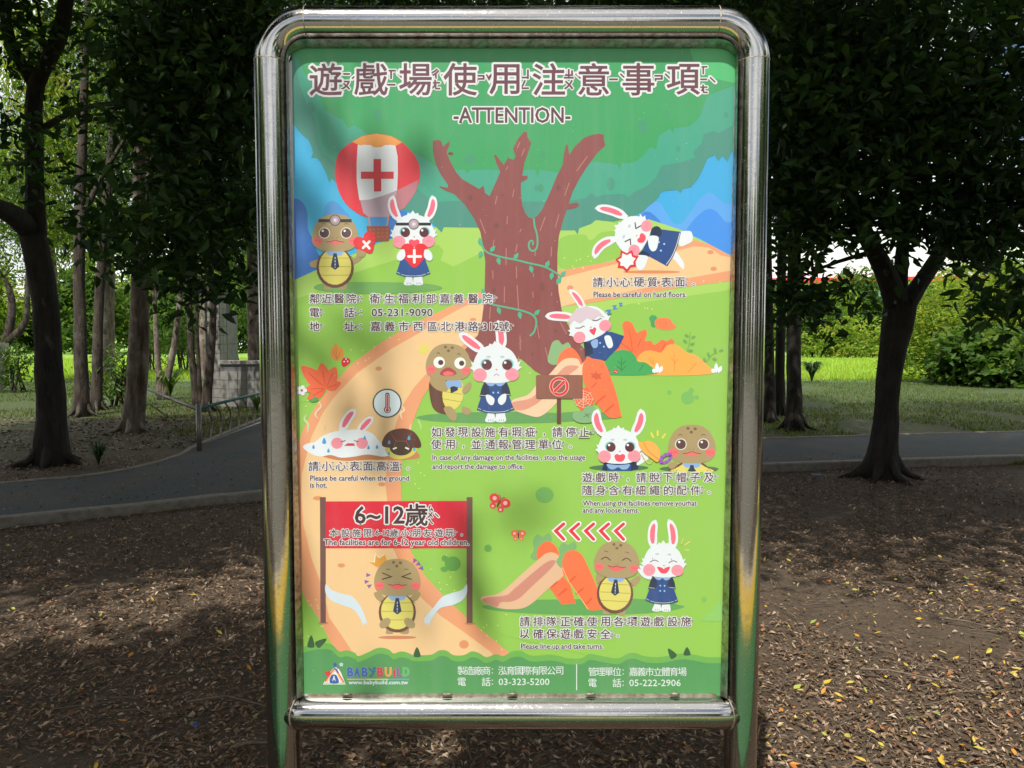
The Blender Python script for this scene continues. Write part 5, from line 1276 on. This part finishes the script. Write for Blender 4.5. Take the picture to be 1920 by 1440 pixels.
for ch,cx in zip('本設施限',[626,648,669,690]): zh(ch,cx,999,14,(84,56,64),.25,1.4)
latin('6-12',704,731,1004,11,(84,56,64),.25,1.3)
for ch,cx in zip('歲小朋友遊玩。',[739,760,781,802,823,843,866]): zh(ch,cx,999,14,(84,56,64),.25,1.4)
latin('The facilities are for 6-12 year old children.',608,879,1022,11,(84,56,64),.35,1.5)
PR.g='footer_lettering'
FW=(222,232,232)
def fz(t,x0,x1,cy,size=15):
    for i,ch in enumerate(t): 
        if ch!=' ': zh(ch,x0+(x1-x0)*i/(len(t)-1),cy,size,FW,.06,0,read=False)
fz('製造廠商：泓育國際有限公司',866,1049,1257); fz('電  話：',866,927,1278); latin('03-323-5200',935,1030,1284,12,FW,.08,0)
fz('管理單位：嘉義市立體育場',1111,1279,1259); fz('電  話：',1111,1172,1280); latin('05-222-2906',1180,1276,1286,12,FW,.08,0)
P_([(1080.3,1245),(1081.9,1245),(1081.9,1294),(1080.3,1294)],FW)
# maker's logo
PR.g='maker_logo_print'
BLU=(58,96,176)
P_([(606,1281),(648,1281),(648,1283),(606,1283)],(214,236,210))
P_([(607,1280),(614,1270),(622,1256),(628,1251),(634,1252),(640,1262),(647,1280)],(236,238,240))
S_([(610,1278),(619,1264),(626,1255),(631,1255),(637,1266),(645,1279)],2.4,(226,70,70)); S_([(613,1279),(621,1266),(627,1258),(631,1259),(636,1269),(642,1280)],2.2,(240,196,90))
P_([(619,1280),(620,1268),(626,1264),(632,1267),(635,1280)],BLU,True); latin('A',623.5,629.5,1276,9,(230,238,246),.2,0)
P_([(610,1263),(610,1257),(614,1259),(618,1256),(619,1262),(614,1267)],(214,60,72),True)
E_(628.5,1246,3.2,4,BLU,-20); S_([(627,1252),(632,1258),(634,1262)],2.4,BLU); S_([(632,1254),(637,1248)],1.4,BLU)
P_([(640,1241),(641.3,1244),(644.5,1244),(642,1246.2),(643,1249.5),(640,1247.6),(637,1249.5),(638,1246.2),(635.5,1244),(638.7,1244)],(226,238,246))
E_(640,1245.4,1.2,1.2,(84,140,200),n=8)
for ch,x,c in [('B',652,BLU),('A',664.5,BLU),('B',679,BLU)]: latin(ch,x,x+10,1267.5,16,c,1.0,1.2,(214,226,244))
S_([(692,1252),(697,1257),(700,1261),(697,1266),(694,1269)],3,BLU); S_([(699,1261),(704,1257)],2.4,BLU); E_(702,1253,3.2,2.4,BLU,-40)
for ch,x,c,wd in [('B',708,(206,54,92),10),('U',722.5,(226,160,70),11),('i',737.5,(206,54,92),3.2),('L',745,(150,80,160),8),('D',756,(96,186,110),11)]: latin(ch,x,x+wd,1267.5,16 if ch!='i' else 12.5,c,1.0,1.1,(236,232,224))
P_([(651,1272.2),(688,1272.2),(688,1274.6),(651,1274.6)],(206,168,160)); P_([(688,1272.2),(728,1272.2),(728,1274.6),(688,1274.6)],(212,206,140)); P_([(728,1272.2),(767,1272.2),(767,1274.6),(728,1274.6)],(110,160,196))
latin('www.babybuild.com.tw',654,765,1282.5,7,(214,232,244),.25,0)
# ------------------------------------------------------------------ the notice board
SX = .5*(abs(at_y(513,160,SIGN_Y).x)+abs(at_y(1414,160,SIGN_Y).x))
ZT = at_y(960, 45.5, SIGN_Y).z; ZB = at_y(960, 1333, SIGN_Y).z; TR = .0375; CRN = .082
sign = empty('notice_board', (0, SIGN_Y, 0), label='playground notice board in a polished steel tube frame with a cartoon safety poster', cat='notice board')
def sp(mb, name, mat, parent=None, smooth=True, **k):
    mb.v = [(p[0], p[1]-SIGN_Y, p[2]) for p in mb.v]; return mb.build(name, mat, parent or sign, smooth=smooth, **k)
def arc(cx, cz, r, a0, a1, n=14): return [Vector((cx+r*math.cos(R(a0+(a1-a0)*i/n)), SIGN_Y, cz+r*math.sin(R(a0+(a1-a0)*i/n)))) for i in range(n+1)]
for s_ in (-1, 1):
    mb = MB(); mb.tube([Vector((s_*SX, SIGN_Y, z)) for z in np.linspace(-.3, ZT-CRN, 40)], TR, 64, False); o = sp(mb, 'post', M_STEEL)
    mb = MB(); a = arc(s_*(SX-CRN), ZT-CRN, CRN, 90, 90-90*s_); mb.tube(a, TR, 64, False); sp(mb, 'corner_bend', M_STEEL)
    for p, q in ((a[0], a[1]), (a[-1], a[-2])):
        d = (p-q).normalized(); mb = MB(); mb.tube([p-d*.0014, p, p+d*.0014], [TR-.0001, TR+.0005, TR-.0001], 64, False, jit=.004); sp(mb, 'weld_seam', M_WELD)
mb = MB(); mb.tube([Vector((x, SIGN_Y, ZT)) for x in np.linspace(-(SX-CRN), SX-CRN, 30)], TR, 64, False); sp(mb, 'top_rail', M_STEEL)
# lower rail: flattened and welded between the posts
mb = MB(); xs = list(np.linspace(-SX+.012, SX-.012, 44)); mb.tube([Vector((x, SIGN_Y-.004, ZB)) for x in xs], [TR*(.84+.16*min(1, (SX-.012-abs(x))/.03)) for x in xs], 36); sp(mb, 'bottom_rail', M_STEEL)
for s_ in (-1, 1):
    mb = MB(); c = Vector((s_*(SX-TR*.78), SIGN_Y-.012, ZB)); pts = [c+Vector((s_*.004*math.cos(t*2), -.026*math.cos(t)*1.0, .036*math.sin(t))) for t in np.linspace(-1.7, 1.7, 16)]
    mb.tube(pts, .0022, 6, True, jit=.3); sp(mb, 'weld_seam', M_WELD)
# panel, lip and print
xa = at_y(549, 120, SIGN_Y).x - .004; xb = at_y(1379, 120, SIGN_Y).x + .004
z1_ = at_y(960, 90, SIGN_Y).z; z0_ = at_y(960, 1301, SIGN_Y).z
HW = max(abs(xa), abs(xb)) + .012
mb = MB(); cx_ = .05
out = [(-HW, z0_-.02), (HW, z0_-.02), (HW, z1_-cx_), (HW-cx_, z1_+.004), (-HW+cx_, z1_+.004), (-HW, z1_-cx_)]
n_ = len(out); vs = [(x, SIGN_Y+.0005, z) for x, z in out] + [(x, SIGN_Y+.004, z) for x, z in out]
mb.add(vs, [tuple(range(n_)), tuple(reversed(range(n_, 2*n_)))] + [(i, i+n_, (i+1) % n_+n_, (i+1) % n_) for i in range(n_)])
panel = sp(mb, 'panel', M_PANEL, smooth=False)
def lip(name, x0, x1, z0, z1, y0=-.012, y1=.0003, mat=M_STEEL):
    mb = MB(); mb.box(x0, x1, SIGN_Y+y0, SIGN_Y+y1, z0, z1); return sp(mb, name, mat, smooth=False)
li = SX-TR-.002
# a slanting rim: from the tube down to the sheet, all the way round the top and the sides
def rim(name, inner, outer):
    mb = MB(); n = len(inner); vs = []
    for (xi, zi), (xo, zo) in zip(inner, outer): vs += [(xi, SIGN_Y-.0026, zi), (xo, SIGN_Y-.026, zo), (xo, SIGN_Y-.0024, zo)]
    fs = []
    for i in range(n-1):
        for k in range(3): fs.append((i*3+k, i*3+(k+1) % 3, (i+1)*3+(k+1) % 3, (i+1)*3+k))
    mb.add(vs, fs); return sp(mb, name, M_LIP, smooth=False)
rz = z1_-.001; rc = ZT-CRN
e = at_y(1379, 110, SIGN_Y).x; e2 = at_y(1350, 1290, SIGN_Y).x
for s_ in (-1, 1):
    rim('side_lip', [(s_*e2, z0_), (s_*e, rc)], [(s_*li, z0_), (s_*li, rc)])
    n0 = 12; inn = []; ou = []
    for i in range(n0+1):
        t = R(90*i/n0); ou.append((s_*(SX-CRN+(CRN-TR-.002)*math.cos(t)), rc+(CRN-TR-.004)*math.sin(t))); inn.append((s_*(SX-CRN+(e-SX+CRN)*math.cos(t)), rc+(rz-rc)*math.sin(t)))
    rim('corner_lip', inn, ou)
rim('top_lip', [(-(SX-CRN), rz), (SX-CRN, rz)], [(-(SX-CRN), rc+CRN-TR-.004), (SX-CRN, rc+CRN-TR-.004)])
lip('bottom_lip', -SX+TR*1.6, SX-TR*1.6, ZB+TR-.008, z0_+.002, -.007, -.0022, M_RUST)
for px in (650, 838, 960, 1107, 1265):
    p = at_y(px, 1301, SIGN_Y-.01); mb = MB(); mb.tube([p+Vector((-.012,0,0)), p+Vector((-.006,-.001,0)), p+Vector((0,-.0015,.0005)), p+Vector((.007,-.001,0)), p+Vector((.012,0,0))], [.001,.0032,.004,.003,.001], 8, True, jit=.4); sp(mb, 'spot_weld', M_WELD)
for nm, mb in PR.groups.items():
    nm = nm.split('#')[0]
    mb.v = [(p[0], p[1]-SIGN_Y, p[2]) for p in mb.v]; mb.build(nm, M_PRINT, panel, kind='stuff' if nm in ('pollen_print', 'spot_print') else None)

# ------------------------------------------------------------------ litter, fallen leaves, twigs, grass
rg = np.random.default_rng(9)
def litter():
    N = 210000
    # density falls with distance so that the near strip is carpeted
    y = 1.9 + (rg.random(N)**1.35)*8.3; x = rg.uniform(-1, 1, N)*(1.4+.78*y)
    keep = np.array([not inpath(a, b) or rg.random() < .10 for a, b in zip(x, y)])
    # bare patches of soil
    pn = np.array([noise.noise(Vector((a*.9, b*.9, 1.5))) for a, b in zip(x, y)])
    keep &= (pn < .28) | (rg.random(N) < .18)
    x, y = x[keep], y[keep]; N = len(x)
    z = np.array([ground_z(a, b) for a, b in zip(x, y)]) + rg.uniform(.004, .022, N)
    z = np.where([inpath(a, b) for a, b in zip(x, y)], .034, z)
    th = rg.uniform(0, 2*PI, N); L = rg.uniform(.3, 1, N)**1.6*.035+.004; W = L*rg.uniform(.16, .55, N)
    tilt = rg.normal(0, .35, (N, 2))
    ux = np.stack([np.cos(th), np.sin(th), tilt[:, 0]], 1); vx = np.stack([-np.sin(th), np.cos(th), tilt[:, 1]], 1)
    P = np.stack([x, y, z], 1); c = rg.normal(0, .25, (N, 1))
    a = P-ux*L[:, None]/2; b = P+ux*L[:, None]/2; up_ = np.array([0, 0, 1])
    l = P+vx*W[:, None]/2+up_*W[:, None]*abs(c); r = P-vx*W[:, None]/2+up_*W[:, None]*abs(c)*.6
    V = np.stack([a, l, b, r], 1).reshape(-1, 3); k = np.arange(N)[:, None]*4
    F = np.concatenate([k+[[0,2,1]], k+[[0,3,2]]], 0)
    pal = np.array([(.19,.112,.058),(.30,.195,.115),(.11,.064,.034),(.40,.285,.18),(.065,.042,.024),(.52,.41,.29),(.23,.10,.045)])
    C = np.repeat(pal[rg.choice(7, N, p=[.24,.2,.2,.12,.12,.05,.07])]*rg.uniform(.8, 1.25, (N, 1)), 4, 0)
    link_mesh('leaf_litter', np_mesh('leaf_litter', V, F, M_LITTER, C), kind='stuff')
litter()
def far_litter():
    N = 16000; y = 9 + rg.random(N)*6; x = rg.uniform(-1, .1, N)*y*.75
    pn = np.array([noise.noise(Vector((a*.5, b*.5, 9.5))) for a, b in zip(x, y)])
    keep = np.array([not inpath(a, b) for a, b in zip(x, y)]) & (pn > -.25); x, y = x[keep], y[keep]; N = len(x)
    z = np.array([ground_z(a, b) for a, b in zip(x, y)]) + .01; th = rg.uniform(0, 2*PI, N); L = rg.uniform(.03, .08, N); W = L*rg.uniform(.3, .6, N)
    ux = np.stack([np.cos(th), np.sin(th), rg.normal(0, .3, N)], 1)*L[:, None]/2; vx = np.stack([-np.sin(th), np.cos(th), rg.normal(0, .4, N)], 1)*W[:, None]/2
    P = np.stack([x, y, z], 1); V = np.stack([P-ux, P+vx, P+ux, P-vx], 1).reshape(-1, 3); k = np.arange(N)[:, None]*4
    pal = np.array([(.10,.066,.042),(.15,.105,.07),(.065,.043,.029),(.26,.205,.155)]); C = np.repeat(pal[rg.integers(0, 4, N)], 4, 0)
    link_mesh('grove_leaf_litter', np_mesh('grove_leaf_litter', V, np.concatenate([k+[[0,2,1]], k+[[0,3,2]]], 0), M_LITTER, C), kind='stuff')
far_litter()
# yellow and orange leaves lying on top: pieces of the ground
def fallen(col, sd):
    rr = random.Random(sd); mb = MB(); L, W = 1.0, .5
    us = [0,.18,.42,.7,1]; ws = [.04,.36,.5,.3,0]; V = []; 
    for u, q in zip(us, ws): V += [(u-.5, -q*W, .10*abs(q)+rr.uniform(-.03,.05)+.12*(u-.5)**2), (u-.5, 0, .14*(u-.5)**2), (u-.5, q*W, .14*abs(q)+.12*(u-.5)**2)]
    F = []
    for i in range(4):
        for j in (0, 1): F.append((i*3+j, i*3+j+1, (i+1)*3+j+1, (i+1)*3+j)[::-1])
    mb.add(V, F, col); mb.add([(-.5,0,.03),(-.5,.02,.03),(-.85,.06,.02)], [(0,1,2)], col); return mb
FL = [fallen(c, i).mesh('yellow_leaf', M_LITTER) for i, c in enumerate([(.62,.42,.03),(.58,.50,.06),(.40,.44,.06),(.66,.28,.03),(.50,.16,.03),(.72,.52,.12),(.30,.36,.05)])]
rr = random.Random(12); cnt = 0
while cnt < 290:
    q = rr.random()          # the drift lies mostly to the right of the board
    if q < .72: y = 2.45+rr.random()**1.3*2.9; x = rr.uniform(.62+(y-2.4)*.16, 1.75+(y-2.4)*.66)
    elif q < .90: y = 2.4+rr.random()**1.2*3.6; x = -rr.uniform(.5+(y-2.4)*.2, 1.8+(y-2.4)*.66)
    else: y = 2.3+rr.random()*3; x = rr.uniform(-1, 1)
    if inpath(x, y): continue
    o = link_mesh('yellow_leaf', FL[rr.choice([0,0,0,1,1,3,3,4,5,0,1,2,6])], None, GROUND)
    s_ = rr.uniform(.022, .046); o.scale = (s_, s_*rr.uniform(.7, 1.2), s_)
    o.location = (x, y, ground_z(x, y)+.030); o.rotation_euler = (rr.gauss(0, .3), rr.gauss(0, .3), rr.uniform(0, 2*PI)); cnt += 1
mbs = MB(); cols = [(.62,.42,.03),(.55,.48,.06),(.66,.28,.03),(.40,.42,.06),(.5,.15,.03)]
for i in range(1100):
    y = 2.3+rr.random()**1.2*5; x = rr.uniform(-1, 1)*(.2+.7*y)
    if x < .3 and rr.random() < .65: continue
    if inpath(x, y): continue
    s_ = rr.uniform(.010, .024); a_ = rr.uniform(0, 2*PI); d = Vector((math.cos(a_), math.sin(a_), rr.gauss(0, .25)))*s_*.5; e_ = Vector((-d.y, d.x, rr.gauss(0, .3)*s_))*.5; p = Vector((x, y, ground_z(x, y)+.027))
    mbs.add([p-d, p+e_, p+d, p-e_], [(0,3,2),(0,2,1)], rr.choice(cols))
mbs.build('small_yellow_leaves', M_LITTER, kind='stuff')
# twigs
mb = MB(); rr = random.Random(31)
for i in range(520):
    y = 2.1+rr.random()**1.3*6.0; x = rr.uniform(-1, 1)*(.4+.72*y)
    if inpath(x, y): continue
    a_ = rr.uniform(0, PI); l = rr.uniform(.06, .34); d = Vector((math.cos(a_), math.sin(a_), 0)); p = Vector((x, y, ground_z(x, y)+.026))
    q = Vector((-d.y, d.x, 0))*rr.uniform(-.18, .18)*l
    mb.tube([p, p+d*l*.35+q*.8+Vector((0,0,rr.uniform(0,.012))), p+d*l*.7+q, p+d*l], [.0024,.0022,.0017,.001], 4, False)
mb.build('fallen_twigs', M_TWIG, smooth=True, kind='stuff')
def stick(label, px0, py0, px1, py1, r, bend=.05):
    a_, b_ = on_ground(px0, py0), on_ground(px1, py1); m = MB(); d = b_-a_; s_ = Vector((-d.y, d.x, 0))
    m.tube([Vector((0,0,0)), d*.3+s_*bend+Vector((0,0,.006)), d*.65+s_*bend*.6, d], [r, r*.9, r*.7, r*.4], 7, True, jit=.3)
    o = m.build('fallen_stick', M_TWIG, smooth=True, label=label, cat='stick'); o.location = (a_.x, a_.y, .02); return o
stick('long thin stick lying in the lit leaf litter right of the board', 1612, 1262, 1810, 1292, .006)
stick('curved twig on the ground near the foot of the left pole', 350, 1325, 545, 1345, .006, .15)
stick('short pale stick at the lower left of the left pole', 440, 1410, 520, 1400, .008)
stick('thin bare stick on the litter at the right edge', 1760, 1165, 1930, 1200, .005)
b_ = on_ground(367, 1366); m = MB(); m.box(-.009,.009,-.007,.007,0,.005, Matrix.Rotation(.5,4,'Z')); m.box(-.006,.008,.0,.010,.005,.008, Matrix.Rotation(.9,4,'Z') @ Matrix.Rotation(.3,4,'X'))
o = m.build('plastic_scrap', M_BLUE, label='tiny blue plastic scrap on the dark litter left of the board', cat='litter'); o.location = (b_.x, b_.y, .014)
b_ = on_ground(1533, 893); o2 = o.copy(); COL.objects.link(o2); o2.location = (b_.x, b_.y, .012); o2.scale = (6,2.4,1); o2['label'] = 'small blue scrap lying before the path right of the board'
# a green rag-like patch of moss and leaves lower left
# short grass beyond the path
def grass():
    N = 90000; y = 9.5 + rg.random(N)**1.3*20; x = rg.uniform(-1, 1, N)*(.8*y)
    pn = np.array([noise.noise(Vector((a*.45, b*.45, 5.5))) for a, b in zip(x, y)])
    keep = (pn > -.05+.25*(x < -2)*(y < 15) - .02*(y-10)) & np.array([not inpath(a, b) for a, b in zip(x, y)])
    x, y = x[keep], y[keep]; N = len(x); h = rg.uniform(.025, .085, N); th = rg.uniform(0, 2*PI, N); wv = rg.uniform(.006, .014, N)
    P = np.stack([x, y, np.array([ground_z(a, b) for a, b in zip(x, y)])], 1); s_ = np.stack([np.cos(th), np.sin(th), 0*th], 1)*wv[:, None]
    t = P + np.stack([rg.normal(0, .02, N), rg.normal(0, .02, N), h], 1)
    V = np.stack([P-s_, P+s_, t], 1).reshape(-1, 3); F = np.arange(N*3).reshape(-1, 3)
    pal = np.array([(.065,.12,.014),(.10,.17,.02),(.14,.17,.03),(.05,.095,.012),(.16,.155,.045)]); C = np.repeat(pal[rg.integers(0, 5, N)], 3, 0)
    link_mesh('short_grass', np_mesh('short_grass', V, F, M_LEAF, C), kind='stuff')
    N = 60000; y = 28.5 + rg.random(N)**1.4*28; x = rg.uniform(-1, 1, N)*(.75*y); h = rg.uniform(.10, .30, N); th = rg.uniform(0, 2*PI, N); wv = rg.uniform(.02, .05, N)
    P = np.stack([x, y, -.03+0*x], 1); s_ = np.stack([np.cos(th), np.sin(th), 0*th], 1)*wv[:, None]
    t = P + np.stack([rg.normal(0, .06, N), rg.normal(0, .06, N), h], 1)
    V = np.stack([P-s_, P+s_, t], 1).reshape(-1, 3); F = np.arange(N*3).reshape(-1, 3)
    pal = np.array([(.30,.46,.05),(.37,.54,.07),(.44,.56,.10),(.23,.37,.04),(.40,.44,.11)]); C = np.repeat(pal[rg.integers(0, 5, N)], 3, 0)
    link_mesh('tall_lawn_grass', np_mesh('tall_lawn_grass', V, F, M_LEAF_FAR, C), kind='stuff')
grass()
